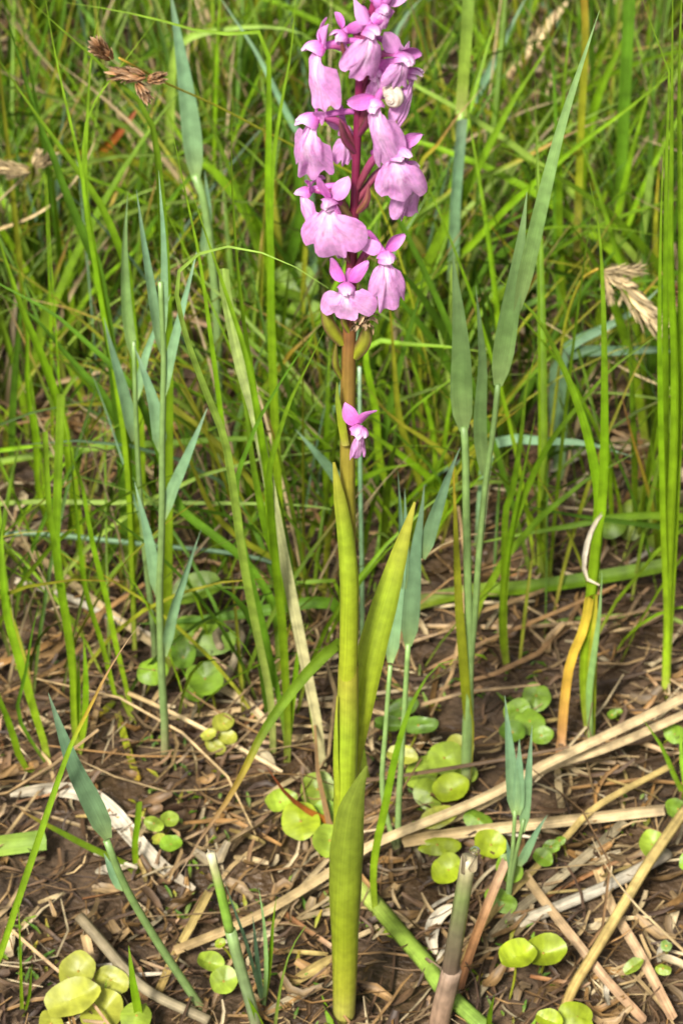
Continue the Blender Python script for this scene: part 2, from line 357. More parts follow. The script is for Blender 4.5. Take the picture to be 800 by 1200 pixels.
# glaucous shoots
def SH(label, g, *parts, **k): return thing('reed_shoot', label, 'grass shoot', g, parts, **k)
SH('upright bluish grass shoot with pairs of short leaves, dry at its foot', (193, 895),
   st('bs', 10, '193,850 190,800 188,740 187,690 189,640 190,600 190,540 191,480 192,420 190,370 188,330', tap=.35),
   lf('b', 17, '189,530 182,480 170,440 160,412 157,405'), lf('b', 13, '190,415 184,380 176,330 168,280 160,222'),
   lf('b', 10, '191,400 193,340 192,280 186,200'), lf('b', 15, '192,608 200,580 215,545 230,510 243,478'),
   lf('b', 13, '190,470 200,420 212,370 222,330 232,290'), lf('b', 14, '193,770 202,720 212,690 225,650 236,620'),
   lf('b', 15, '186,700 180,660 172,620 163,585 158,565'))
SH('second bluish shoot standing close against its taller twin', (182, 800),
   st('bs', 8, '180,740 170,650 163,560 160,500 158,440 157,400', tap=.35),
   lf('b', 15, '157,517 150,480 140,440 130,405 122,372'), lf('bg', 14, '157,420 149,370 146,310 147,265 150,225'),
   lf('b', 10, '160,470 170,420 185,380 200,345'))
SH('bluish shoot leaning over the litter with one broad folded leaf', (244, 1189),
   st('bs', 11, '225,1165 195,1120 170,1080 145,1035 125,985', tap=.2),
   lf('b', 25, '127,983 118,962 105,934 90,905 75,865 57,812', tw=0, tw1=.2), lf('b', 14, '146,1043 132,1022 122,1000', tw=.2))
SH('bluish clustered shoot rising just beside the orchid leaf', (466, 1000),
   st('bs', 8, '467,940 472,860 476,790 478,755'), st('bs', 7, '448,930 452,850 457,780'),
   lf('b', 21, '478,757 483,700 488,640 494,600 497,568', tw=0), lf('b', 17, '457,777 463,720 472,660 478,610', tw=0),
   lf('b', 10, '472,690 470,630 466,552'), lf('b', 9, '474,690 475,630 474,572'),
   lf('b', 17, '495,655 503,625 516,585 528,550 539,524', tw=0))
TF('bright drooping blade with a thin browned end', (441, 1082), bl('g', 9, '437,1030 441,990 450,950 460,900 470,860 480,830 490,810 500,793 515,778 538,772', dy=.02))
SH('pair of tall jointed grass stems with wide flat grey-green leaves', (545, 935),
   st('bs', 11, '546,860 550,780 548,700 546,600 545,530 543,500', tap=.2), st('bs', 9, '550,860 551,780 556,720 560,660 565,600 570,555 578,500 583,450', tap=.25),
   lf('bg', 26, '543,505 540,460 540,420 537,370 533,330 530,292', tw=0, fold=.3), lf('bg', 16, '567,557 562,500 565,430 562,385 557,335', tw=0),
   lf('bg', 25, '583,452 590,410 598,360 606,310 613,260 617,225', tw=0), lf('bg', 18, '604,370 618,310 638,225 657,150 676,90 702,12', tw=0, dy=-.02),
   bl('y', 11, '549,885 550,850 547,830 543,780 537,700 533,600 530,530', kind='grass'))
SH('small blue-green seedling grass with a sheaf of pointed leaves', (593, 1068),
   st('bs', 6, '596,1030 600,1000 603,950'), st('bs', 6, '602,1010 608,985 613,960'),
   lf('b', 16, '603,955 599,905 596,870 591,815', tw=0), lf('b', 15, '606,955 608,915 608,866', tw=.2), lf('b', 12, '612,975 617,930 620,890 623,850', tw=0),
   lf('b', 11, '608,1015 618,995 630,972 641,955', tw=0), lf('b', 9, '600,1020 596,1000 593,984', tw=0))
SH('broad bluish reed leaf towering in the back', (258, 560), st('bs', 11, '255,400 250,320 240,240 228,205', tap=.1), lf('b', 23, '230,210 224,150 216,90 208,40 198,-20', tw=0, dy=.0), lf('b', 11, '238,300 244,250 240,200', tw=0))
SH('bluish blade slanting behind the flower spike', (372, 420), bl('b', 11, '366,280 360,175 350,158 325,110 300,60 270,15 250,-15'))
SH('flat bluish leaves crossing behind the tawny drooping spikelet', (655, 560), bl('b', 15, '658,470 660,412 700,388 742,365 775,335', tw=0), bl('b', 15, '650,450 664,415 725,411 782,410 830,416', tw=0))
SH('level bluish leaf behind the jointed pair', (560, 640), bl('b', 13, '570,540 590,516 640,517 688,520 740,535', tw=0))
SH('bluish blade angled up beside the top flowers', (520, 300), bl('b', 13, '540,150 550,125 580,70 600,27 622,-15', tw=0))
SH('small bluish blade tip beyond the topmost bud', (450, 250), bl('b', 11, '455,90 467,32 495,-4'))
SH('thin bluish stem standing right behind the orchid', (424, 760), st('b', 6, '424,680 422,560 421,430'), lf('b', 14, '413,585 395,560 370,530 346,503', tw=0))
# centre and right
TF('upright bright clump with one long curved blade and a white curl', (692, 868),
   bl('g', 11, '686,830 683,800 685,750 692,690 700,615 704,600 707,550 708,475 707,375 704,300 700,260 690,212', tw=0),
   bl('g', 13, '686,830 684,790 688,740 698,640 701,595 700,570 685,500 662,437 632,377 600,342 575,318', tw=.1),
   bl('bg', 9, '690,815 694,780 702,720 705,670'),
   ('dying_blade', 'cut', 'yo', 11, '694,695 684,735 668,775 661,820 657,868 655,888', dict(dy=-.008, tw=0, tw1=.1)),
   ('dead_tip', 'both', 'd', 9, '655,884 653,900 655,930 662,972', dict(dy=-.006)))
thing('curled_dead_leaf', 'white papery curled leaf caught on green blades', 'dead leaf', (691, 860), [('leaf', 'both', 'dw', 7, '709,597 695,615 686,640 683,665 688,680 702,686', dict(y0=-.012, tw=.2, r=0, fold=.8, dy=0))])
TF('stout bright blades standing at the edge of the bare patch', (780, 818),
   bl('g', 10, '782,700 786,600 790,500 790,420 786,300 787,150 788,-60', tw=.2, tw1=.5, fold=.6), bl('g', 10, '786,700 792,560 797,420 798,300 795,100 800,-60', tw=.4, tw1=-.6, fold=.5),
   st('g', 11, '780,790 783,700 787,600 790,500 790,425', tap=.1), bl('g', 8, '781,700 780,560 779,400 780,200 783,80 770,50 750,-8'),
   bl('g', 7, '780,720 776,600 772,400 774,250 778,150'))
TF('slim yellow-green vertical stems among the back shadows', (668, 470),
   bl('y', 9, '675,295 680,150 685,50 683,-14', kind='even'), bl('g', 8, '655,260 660,110 672,-8'), bl('gd', 8, '652,300 652,180 648,90 640,30'))
TF('wide leaf tilted toward the dark hollow', (676, 330), bl('g', 13, '680,210 692,140 710,88 740,25 752,-4'))
TF('dark green broad upright blade before the dark hollow', (722, 420), bl('gd', 14, '724,260 732,100 738,-14', kind='even'), bl('gd', 8, '722,300 716,220 704,150'))
TF('cut pale stalk standing alone over dark soil', (742, 430), bl('gl', 8, '746,340 752,280 763,195', kind='cut'), bl('y', 8, '764,350 768,250 772,190'))
TF('long blades slanting up across the jointed leaves from behind the spike', (440, 480),
   bl('g', 9, '462,370 510,320 540,298 600,237 675,172 725,135 775,95 805,70'), bl('gt', 9, '455,340 470,275 535,222 600,192 655,163 690,146 720,136', dy=.02),
   bl('g', 12, '480,360 507,295 530,250 555,205 600,120 632,70 656,28', dy=.0), bl('gt', 6, '445,400 467,277 520,230 550,200 600,155', dy=.01),
   bl('gt', 8, '450,350 487,205 512,170 535,137 567,100'))
TF('thick pale jointed stem beside the uppermost flowers', (528, 480), st('gl', 13, '532,330 536,210 540,130'), bl('gl', 14, '540,135 543,90 547,30 549,-14', kind='even', up=1), bl('b', 13, '530,330 533,240 537,190 541,140', kind='even'))
TF('yellowish thin stalk slanting behind the small cream snail', (640, 330), bl('y', 7, '600,155 585,140 537,112 477,77 420,50'))
TF('tangle of lean green blades low behind the lone lower flower', (500, 640),
   bl('y', 8, '492,570 482,537 467,487 460,405 455,340'), bl('g', 7, '510,560 505,495 482,420 470,370'), bl('g', 9, '520,600 515,572 475,537 432,507 400,490'), bl('y', 8, '530,590 525,537 470,497 440,470'),
   bl('g', 9, '450,560 440,480 430,405 480,404 530,407 580,415'), bl('g', 8, '460,580 444,640 430,700'), bl('gd', 9, '440,590 452,500 470,420 490,350 500,300'))
TF('lean blades crossing in front of the level bluish leaf', (595, 790),
   bl('g', 8, '592,780 587,737 590,675 592,600 600,575 610,512 617,450 633,397'), bl('g', 8, '590,720 596,640 612,585 645,517 695,455 725,425 783,384'), bl('g', 6, '588,730 592,660 605,590 620,520 628,480'))
TF('thin straw-tipped stalk strung between upright blades', (830, 470), bl('y', 5, '815,360 785,342 690,315 640,305 600,294 575,265', kind='thin', tw=0))
TF('fine dry thread-like blade over the level bluish leaves', (820, 560), bl('d', 4, '810,475 790,458 750,442 700,415 629,372', kind='thin'))
TF('hair-thin green blade reaching in level', (840, 560), bl('gl', 5, '815,480 785,470 740,463 700,460 632,464', kind='thin'))
TF('pair of short upright blades near the bare patch, one yellowed', (772, 660), bl('yo', 7, '765,600 755,562 740,512 728,465', kind='thin'), bl('g', 8, '773,600 768,562 761,512'))
TF('level green blades spread over the brown bare patch', (842, 700),
   bl('g', 9, '815,620 800,606 730,605 675,615 600,628 545,640', tw=0, tw1=0), bl('gd', 7, '820,640 800,622 700,608 640,598 600,590', tw=0),
   bl('gl', 5, '815,735 775,722 682,724 600,737 555,746'), )
TF('broad fallen green blade yellowing at one end', (470, 720), ('blade', 'even', 'g', 17, '478,712 492,706 550,693 600,690 660,683 735,671 790,660', dict(dy=.01, tw=.3, tw1=0, r=0)))
TF('little bright blade pair at the straw crossing', (806, 945), bl('g', 7, '800,930 790,910 775,875 752,842'), bl('g', 6, '803,925 798,890 797,850'))
TF('single fine curving blade between the cut stalk and orchid foot', (320, 1216), bl('gl', 5, '328,1160 340,1115 358,1085', kind='thin'))
TF('tiny green blade poking up by the orchid foot', (392, 1214), bl('g', 8, '385,1190 377,1166'))
TF('small bright spike of grass beside the brown stub', (572, 1215), bl('g', 7, '573,1190 579,1165'))
TF('short flat blades growing through the yellowish round leaves', (166, 1215), bl('g', 10, '162,1185 156,1150 151,1108'), bl('g', 8, '120,1190 122,1170 125,1148', r=1))
TF('tiny bluish seedling blades near the cut stalk', (309, 1178), bl('b', 6, '303,1140 296,1072'), bl('bg', 5, '312,1130 309,1080 303,1040'), bl('g', 5, '316,1130 320,1080 324,1050'), bl('b', 5, '290,1110 276,1070 262,1030'))
TF('fine stems rising at the litter edge', (26, 1190), bl('g', 5, '25,1150 24,1110 22,1060', kind='thin'), bl('g', 4, '34,1170 36,1150 38,1130'))
TF('low green blades forking across the fallen pale stalk', (442, 1092), ('blade', 'leaf', 'g', 7, '442,1088 460,1096 490,1108 520,1122', dict(dy=-.005)), ('blade', 'leaf', 'g', 7, '442,1090 425,1083 415,1078', dict(dy=.002)))
TF('thin upright blade pair beyond the white curl', (720, 640), bl('g', 6, '716,600 712,520 706,470'), bl('gd', 6, '700,560 690,500 676,450 668,420'))
TF('arched pale leaf bowed in the background', (196, 330), bl('gl', 11, '200,120 205,65 213,50 240,38 300,31 345,36 372,50', tw=.3))
TF('two wide dark blades crossing behind the pale arch', (322, 430), bl('g', 15, '312,290 295,258 262,212 220,172 190,120'), bl('gd', 13, '330,340 352,250 340,170 318,120'))

# cut stubs
thing('cut_stalk', 'cut green stalk with a pale frayed top', 'stalk', (304, 1214), [('stem', 'stem', 'ck', 14, '295,1180 282,1135 270,1090', dict(tap=.0)), ('top', 'stem', 'ct', 12, '270,1094 258,1042 250,1012 247,1000', dict(tap=.1, r=0)), ('fray', 'leaf', 'dw', 7, '249,1012 246,1002 243,994', dict(r=0)), ('fray', 'leaf', 'dw', 7, '252,1014 252,1004 254,998', dict(r=0)),
   ('blade', 'leaf', 'g', 8, '308,1208 300,1190 290,1168', dict(r=0))])
thing('stub', 'thick purplish green stub with papery brown sheath', 'stub', (513, 1208), [('stem', 'stem', 'stub', 22, '522,1165 530,1120 540,1060 549,1005', dict(tap=.15, var=1)), ('fray', 'leaf', 'dg', 12, '545,1024 543,1010 541,1000', dict(r=0, y0=-.003)), ('fray', 'leaf', 'dg', 10, '552,1022 556,1010 559,1003', dict(r=0, y0=-.003)),
   ('sheath', 'stem', 'sb', 25, '513,1206 518,1180 523,1160 529,1136', dict(tap=.02, r=0, var=.8, mat='straw'))])

# ------------------------------------------------------------------ sedge seed heads
def spikelet(mb, A, Bp, rad, palk, n=26, rs=random):
    ax = (Bp - A); L = ax.length; ax.normalize(); u = ax.orthogonal().normalized(); v = ax.cross(u)
    for i in range(n):
        t = (i + .5) / n; a = i * 2.4 + rs.uniform(-.3, .3); rr = rad * math.sin(math.pi * (.12 + .8 * t)) ** .7
        o = u * math.cos(a) + v * math.sin(a); p = A + ax * (t * L * .85) + o * rr * .35
        d = (ax + o * rs.uniform(.25, .6)).normalized(); l = L * rs.uniform(.22, .34) + rad * .5
        C = [p, p + d * l * .35, p + d * l * .7 - o * l * .02, p + d * l]
        add_blade(mb, C, lambda s: rad * .42 * max(.06, math.sin(math.pi * (.1 + .88 * s))), palk, rs.uniform(.5, 1.3), 0, 0, .8, 3, face=o)
def sedge(label, g, stem_pts, heads, palk, wst=4, stpal='y', y0=0.0):
    G = p_g(*g); root = tag(empty('sedge', G), label, 'sedge'); rs = random.Random(label)
    p = [g] + parse(stem_pts); P = [p_y(a, b, G.y + y0 * i / (len(p) - 1)) for i, (a, b) in enumerate(p)]; P[0] = G - Vector((0, 0, .002))
    m_ = MB(); C = spline(P, 24); add_tube(m_, C, lambda s: .5 * wst * px_m(P[-1]) * (1 - .3 * s), stpal, 1, 6); m_.build('stem', 'stem', root, G)
    for (ax, ay, bx, by, rp) in heads:
        m_ = MB(); A = p_y(ax, ay, G.y + y0); Bq = p_y(bx, by, G.y + y0 + rs.uniform(-.004, .004)); spikelet(m_, A, Bq, rp * px_m(A), palk, rs=rs, n=48); m_.build('spikelet', 'straw', root, G)
sedge('sedge with a cluster of dark brown spikelets above the bright shoot', (520, 560), '500,420 440,230 360,180 307,152 250,122 200,100 170,84 140,68', [(132, 70, 112, 52, 13), (172, 90, 134, 86, 11), (160, 96, 173, 116, 9), (172, 94, 190, 90, 10)], 'db', y0=-.16)
sedge('sedge with tawny spikelets hanging over a dry stalk', (-70, 420), '-60,330 -30,270 0,235 35,202', [(36, 200, -4, 196, 10), (40, 196, 62, 184, 8), (30, 202, 10, 204, 8), (38, 194, 46, 178, 6)], 'd', 4, 'd', y0=-.06)
sedge('sedge with one long drooping tan spikelet', (640, 560), '650,470 662,380 680,330 700,315', [(726, 332, 775, 386, 15), (704, 318, 752, 316, 7), (706, 322, 715, 352, 7), (706, 320, 740, 336, 9)], 'd', 5, 'y', y0=-.05)
sedge('sedge with a small dark brown starry spikelet at the stout blades', (840, 560), '838,430 820,365 800,345', [(806, 350, 784, 334, 8), (804, 348, 790, 356, 7), (800, 348, 806, 368, 7)], 'db', 4, 'db', y0=-.03)

# ------------------------------------------------------------------ dry straws lying about
def straw(label, pk, wpx, pts, z0=.004, z1=.008, kind='even', tube=False, name='dry_straw', cat='straw', **k):
    p = parse(pts); P = []
    for i, a in enumerate(p): P.append(p_g(a[0], a[1], z0 + (z1 - z0) * i / (len(p) - 1)))
    base = P[0].copy(); n = max(8, len(p) * 4); C = spline(P, n); m_ = MB(); W = PROF[kind]; rs = random.Random(label)
    if tube: add_tube(m_, C, lambda s: .5 * wpx * W(s) * px_m(C[int(s * (n - 1))]), pk, k.get('var', rs.uniform(.85, 1.1)), 8, squash=k.get('sq', .8))
    else: add_blade(m_, C, lambda s: W(s) * wpx * px_m(C[int(s * (n - 1))]), pk, k.get('var', rs.uniform(.85, 1.1)), k.get('tw', rs.uniform(-.3, .3)), rs.uniform(-.5, .5), .7, 5)
    o = m_.build(name, 'straw', None, base); o.location = base; tag(o, label, cat); return o
straw('long pale straw running over the litter past the orchid foot', 'd', 11, '205,1114 300,1074 390,1020 440,988 560,938 640,895 720,857 812,812', .010, .030, 'even')
straw('second pale straw forking from the long one', 'd', 10, '470,985 560,945 640,900 700,880 745,862 812,832', .012, .024)
straw('flat broad straw lying level over the yellow-green leaves', 'd', 14, '472,986 540,975 600,968 690,958 778,948', .016, .010)
straw('straight tan straw slanting up past the seedling grass', 'dy', 9, '533,1155 560,1092 600,1045 660,985 700,945 788,897', .005, .016)
straw('greyish flattened straw under the tan one', 'dg', 11, '572,1102 600,1072 640,1040 690,1000 732,962', .004, .008)
straw('thick yellowish straw leaning over the buff ones', 'dy', 13, '652,1210 670,1160 700,1110 730,1060 760,1010 806,944', .006, .024, tube=True)
straw('fat hollow straw stub with broken pale end', 'dw', 16, '605,1082 660,1060 720,1034 782,1000', .006, .008, tube=True, var=.9)
straw('slim buff straw crossing below the yellowish one', 'dr', 11, '612,1022 640,1060 680,1110 712,1150 755,1196', .008, .010)
straw('buff straw lying parallel beyond the thick yellowish one', 'dr', 12, '700,1018 716,1062 750,1120 788,1194', .006, .010, var=1.1)
straw('orange-brown straw propped against the purplish stub', 'db', 11, '536,1165 546,1130 565,1075 592,1008', .004, .022)
straw('hair-fine dry stem arching over the straws', 'd', 4, '812,1125 770,1085 740,1055 710,1015 693,982', .020, .034, 'thin')
straw('thin brown straw tucked under the fat stub', 'db', 5, '640,1050 720,1010 772,993', .004, .006)
straw('wide bleached sheath curving over brown litter', 'dw', 21, '12,930 60,925 100,930 130,950 160,985 190,1015 228,1042', .006, .006, 'both', var=.85)
straw('grey hollow tube lying at the yellowish leaves', 'dg', 15, '93,1074 120,1105 150,1140 180,1165 245,1196', .018, .006, tube=True, var=1.1)
straw('short straw standing down from the grey tube', 'dr', 11, '100,1095 107,1130 113,1205', .014, .004)
straw('thin buff straw slanting over the yellowish worn leaves', 'dr', 4, '8,1085 60,1130 100,1165 130,1203', .012, .012)
straw('long tan straw sloping under the cropped tuft and upright bluish shoot', 'd', 9, '5,618 60,663 110,703 150,733 182,756 250,800 292,826 315,850', .012, .006)
straw('pale split straw lying beneath the bluish shoot', 'dw', 8, '18,680 80,700 125,722 186,750', .006, .008, var=.85)
straw('thin bowed straw above the lobed pale leaf', 'd', 5, '150,812 190,830 240,855 290,882 330,905', .020, .006)
straw('fine forked straw near the curled tendril', 'dr', 4, '200,750 230,762 260,778 292,818 312,845', .014, .004)
straw('short level straw ending beside the orchid sheath', 'd', 8, '342,865 392,864', .004, .004)
straw('tan straw fanned behind the orchid foot', 'dy', 13, '330,1158 360,1140 392,1120', .004, .006, 'both')
straw('grey straw fanned behind the orchid foot', 'dg', 11, '300,1196 340,1172 392,1150', .004, .004, 'both')
straw('brown straw slanting down toward the orchid foot', 'db', 6, '330,1068 360,1090 392,1112', .004, .004)
straw('narrow straw leaning over the long pale one', 'd', 6, '318,1090 345,1050 390,1000', .004, .010)
straw('bent stalk under the cut green stalk', 'dy', 10, '185,1165 205,1120 232,1070 245,1045', .004, .010)
straw('bright bleached straw stretched in the far dark hollow', 'd', 13, '592,92 625,50 665,2', .02, .06, 'both')
straw('tan straw rising below the bleached far one', 'd', 9, '602,190 628,135 652,78', .01, .05, 'both')
straw('curved tan straw bowed above dark soil', 'd', 8, '662,128 678,145 705,157 740,164 784,166', .03, .02)
straw('white broken reed piece lying past the grey-green leaves', 'dw', 14, '628,556 660,540 692,524', .006, .006, 'both', var=.8)
straw('thin dead stalk lying beneath the tawny sedge spikelets', 'd', 6, '52,347 80,335 104,323', .02, .03)
straw('long buff straw crossing behind the upright bluish shoot', 'dr', 6, '60,450 110,436 165,420 200,368 240,380 300,388 340,392', .02, .05, 'even', var=.9)
straw('thin bleached straw among blurred round leaves behind the lone lower flower', 'd', 8, '350,470 372,480 392,490', .01, .01)
straw('dry orange sliver leaning below the dark brown sedge cluster', 'o', 11, '112,185 135,160 160,128', .07, .10, 'both', var=1.1)
straw('dry curling stem bowed over the tawny spikelets', 'd', 4, '-10,272 45,250 85,215 105,180 112,158 108,146', .10, .16, 'thin')
# pale lying green stalk
straw('thick pale green stalk fallen beside the orchid foot', 'gl', 23, '408,1028 440,1060 470,1095 500,1130 520,1160 572,1208', .006, .006, tube=True, name='fallen_stalk', cat='stalk', var=.95)
# curled bits
straw('white crescent fragment lying behind the purplish stub', 'dw', 17, '536,1062 520,1068 508,1082 505,1100 510,1118', .010, .004, 'both', name='curled_dead_leaf', cat='dead leaf', var=.85)
straw('grey twisted tendril hooked over the soil hollow', 'dg', 11, '258,758 254,745 262,737 276,735 283,745 276,770 268,790 256,815', .05, .004, 'even', tube=True, name='dry_tendril', cat='tendril', var=1.15)
straw('white sliver of bark by the orchid foot', 'dw', 8, '421,1150 430,1157 442,1166', .003, .003, 'both', name='bark_chip', cat='bark chip')
straw('white chip under the leaning bluish shoot', 'dw', 12, '112,1022 130,1018 152,1014', .004, .004, 'both', name='bark_chip', cat='bark chip')
straw('grey flat dead leaf by the curved leaf tip', 'dg', 26, '285,880 305,890 320,908', .004, .004, 'both', name='dead_leaf', cat='dead leaf', var=1.1)

# ------------------------------------------------------------------ round-leaved creeping plants
RC = {'y': lin((176, 196, 40)), 'l': lin((168, 194, 62)), 'm': lin((140, 178, 48)), 'd': lin((112, 150, 44)), 'p': lin((184, 188, 70))}
def round_leaf(mb, P, d, nrm, rotz, col, rs, asp=1.0):
    n = nrm.normalized(); x = Vector((math.cos(rotz), math.sin(rotz), 0)); x = (x - n * x.dot(n)).normalized(); y = n.cross(x)
    rows = []; cols = []; uvs = []; K = 22; ph = rs.uniform(0, 6); cup = rs.uniform(-.12, .22); nt_ = rs.choice((.02, .05, .25)); fd_ = rs.uniform(-.1, .22)
    for r in (0.02, .3, .6, .85, 1.0):
        row = []; cc = []; uu = []
        for k in range(K + 1):
            a = 2 * math.pi * k / K - math.pi
            e = 1 - nt_ * math.exp(-((abs(a) - math.pi) / .3) ** 2) + .045 * math.sin(2 * a + ph) + .03 * math.sin(5 * a + ph * 2) + .05 * math.cos(a)
            q = r * e * d * .5
            h = d * cup * (r * r) * .8 + d * .02 * math.sin(2 * a + ph) * r + d * fd_ * abs(math.sin(a)) * r + d * .05 * noise.noise(Vector((math.cos(a) * r * 2 + ph, math.sin(a) * r * 2, ph)))
            row.append(P + x * q * math.cos(a) + y * q * math.sin(a) * asp + n * h)
            f = 1.0 + .08 * math.sin(a * 5 + ph) * r + (.06 if abs(math.sin(a)) < .12 else 0) + rs.uniform(-.03, .03); cc.append(tuple(c * f for c in col) + (1,)); uu.append((.5 + .5 * r * math.cos(a), .5 + .5 * r * math.sin(a)))
        rows.append(row); cols.append(cc); uvs.append(uu)
    mb.grid(rows, cols, uvs)
def creeper(label, leaves, z=.013, group=None):
    rs = random.Random(label); a = leaves[0]; G = p_g(a[0], a[1] + 12); root = tag(empty('round_leaved_plant', G), label, 'plant', group)
    for L_ in leaves:
        px, py, d, c = L_[:4]; d *= 1.02; asp = L_[4] if len(L_) > 4 else .95
        P = p_g(px, py, z + rs.uniform(-.004, .006)); view = (CAM - P).normalized()
        asp *= rs.uniform(.8, 1.0); nrm = Vector((rs.uniform(-.4, .4), rs.uniform(-.4, .2), 1)) + view * rs.uniform(.6, 1.6)
        m_ = MB(); round_leaf(m_, P, d * px_m(P), nrm, rs.uniform(0, 6.28) if asp > .8 else rs.uniform(-.6, .6), RC[c], rs, asp); m_.build('leaf', 'round', root, G)
        f = P + Vector((rs.uniform(-.006, .006), rs.uniform(.002, .012), 0)); f.z = gz(f.x, f.y) - .002
        m_ = MB(); add_tube(m_, spline([f, f.lerp(P, .5) + Vector((.001, .001, 0)), P + nrm.normalized() * d * px_m(P) * .01], 6), lambda s: .00055, 'y', .8, 6); m_.build('petiole', 'stem', root, G)
creeper('yellow-green round leaves beneath the rusty orange blade', [(372, 925, 46, 'l'), (328, 940, 40, 'l', .75), (352, 962, 52, 'y'), (380, 955, 40, 'm'), (386, 985, 42, 'l')])
creeper('cluster of lime round leaves behind the forked straws', [(520, 888, 46, 'l'), (492, 905, 44, 'l'), (538, 875, 36, 'p'), (505, 930, 40, 'l'), (470, 885, 36, 'p', .8), (528, 925, 44, 'y'), (545, 905, 34, 'l'), (512, 958, 44, 'p', .7), (560, 960, 36, 'm')])
creeper('bright round leaves at the foot of the lean blades', [(628, 815, 36, 'm'), (606, 832, 34, 'm'), (620, 845, 38, 'm'), (634, 862, 28, 'm', .8), (600, 858, 30, 'd')])
creeper('pair of lime round leaves on a bare yellow stem before the straws', [(636, 1117, 50, 'y'), (604, 1122, 48, 'y', .8)], z=.02)
creeper('lime leaves under the thick yellowish straw end', [(676, 1192, 44, 'y'), (642, 1196, 32, 'y', .8)])
creeper('round leaf pair between the flat straw and purplish stub', [(525, 1020, 40, 'y'), (512, 990, 52, 'y', .5), (575, 990, 38, 'y'), (596, 1018, 36, 'm'), (585, 1055, 40, 'm', .7)])
creeper('small oval leaves beside the seedling grass', [(645, 992, 22, 'm', .8), (635, 1005, 26, 'm', .8), (655, 985, 14, 'm')])
creeper('small leaves on the dark soil under the buff straw', [(741, 1133, 26, 'l', .75), (776, 1135, 20, 'l', .8), (780, 1108, 14, 'm')])
creeper('scattered round leaves where the long forked straws end', [(793, 948, 32, 'm'), (763, 990, 34, 'l'), (790, 860, 26, 'm'), (806, 1010, 26, 'm')])
creeper('pale leaf pair at the foot of the cut green stalk', [(262, 1150, 36, 'l', .9), (245, 1128, 32, 'l', .8), (258, 1106, 14, 'y')])
creeper('small pale rosette beside the bleached sheath', [(180, 965, 24, 'l'), (198, 960, 22, 'l'), (200, 990, 26, 'm'), (186, 985, 18, 'p')])
creeper('little lobed pale leaves beneath the bowed thin straw', [(262, 848, 26, 'p'), (268, 865, 24, 'p'), (252, 875, 26, 'p', .7), (244, 862, 20, 'p')])
creeper('large yellowish worn leaves under the grey hollow tube', [(92, 1138, 46, 'p'), (84, 1172, 70, 'p', .7), (130, 1148, 42, 'p'), (118, 1190, 56, 'p'), (160, 1190, 40, 'l'), (60, 1200, 36, 'p')], z=.01)
creeper('large pale oval leaves behind the upright bluish shoot', [(232, 745, 84, 'm', .62), (228, 695, 66, 'm', .6), (240, 795, 46, 'm'), (228, 812, 26, 'm'), (180, 785, 38, 'm'), (215, 770, 34, 'd')], z=.02)
creeper('blurred pale round leaves behind the lone lower flower', [(345, 500, 40, 'm'), (358, 520, 38, 'm'), (340, 475, 36, 'm'), (372, 478, 34, 'l')], z=.02)
creeper('broad bright leaves glimpsed behind the lower flowers', [(345, 340, 60, 'm'), (358, 370, 50, 'm'), (330, 385, 44, 'm', .7), (430, 330, 46, 'd')], z=.05)
creeper('pale round leaves at the foot of the stout blades', [(760, 590, 46, 'l'), (742, 610, 50, 'l'), (775, 640, 36, 'l'), (716, 612, 40, 'm')])
creeper('single round leaf in the far dark hollow', [(699, 275, 30, 'm'), (660, 290, 24, 'm')], z=.03)
creeper('dark oval leaves sheltering behind the clustered bluish shoot', [(470, 830, 40, 'd', .6), (490, 850, 44, 'd', .6), (452, 850, 34, 'd', .6)], z=.02)
creeper('tiny leaves scattered on the bare brown patch', [(722, 835, 14, 'm'), (716, 838, 12, 'm')], z=.005)

# water drop on a round leaf at the stub
Pd = p_y(556, 997, p_g(513, 1208).y - .002); mb_ = MB(); rr = 6.5 * px_m(Pd); rows = []
for i in range(9):
    th = math.pi * i / 8; rows.append([Pd + Vector((math.sin(th) * math.cos(2 * math.pi * k / 16), math.sin(th) * math.sin(2 * math.pi * k / 16), .85 * math.cos(th))) * rr for k in range(16)])
mb_.grid(rows, [[(1, 1, 1, 1)] * 16] * 9, [[(0, 0)] * 16] * 9, closed=True)
o = mb_.build('water_drop', 'water', None, Pd); o.location = Pd; tag(o, 'shining water drop on top of the purplish stub', 'water drop')

# ------------------------------------------------------------------ the orchid
OG = p_g(403, 1190); OY = OG.y
orchid = tag(empty('orchid', OG), 'tall pink orchid with a purple stem rising from green sheaths', 'orchid')
spx = parse('403,1190 404,1100 404,1000 406,900 407,780 408,650 407,540 408,430 410,370 412,300 415,245 417,195 420,120 422,80 425,50 436,15 447,-25')
SP = [p_y(a, b, OY) for a, b in spx]; SP[0] = OG - Vector((0, 0, .002)); SC = spline(SP, 60)
def spal(s):
    st_ = [(0, (196, 190, 90)), (.12, (160, 165, 40)), (.33, (176, 172, 36)), (.56, (160, 156, 50)), (.63, (156, 138, 54)), (.69, (146, 114, 54)), (.73, (134, 84, 54)), (.77, (122, 52, 58)), (.84, (120, 34, 66)), (1, (150, 44, 100))]
    for (a, ca), (b, cb) in zip(st_, st_[1:]):
        if s <= b: t = (s - a) / (b - a); return lin(tuple(ca[i] + (cb[i] - ca[i]) * t for i in range(3))) + (1,)
    return lin(st_[-1][1]) + (1,)
mb = MB(); add_tube(mb, SC, lambda s: (11.5 - 2.6 * min(1, s / .45) - 3.9 * max(0, min(1, (s - .68) / .16))) * px_m(SC[int(s * 59)]), 'or', 1, 14, cfun=spal); mb.build('stem', 'stem', orchid, OG)
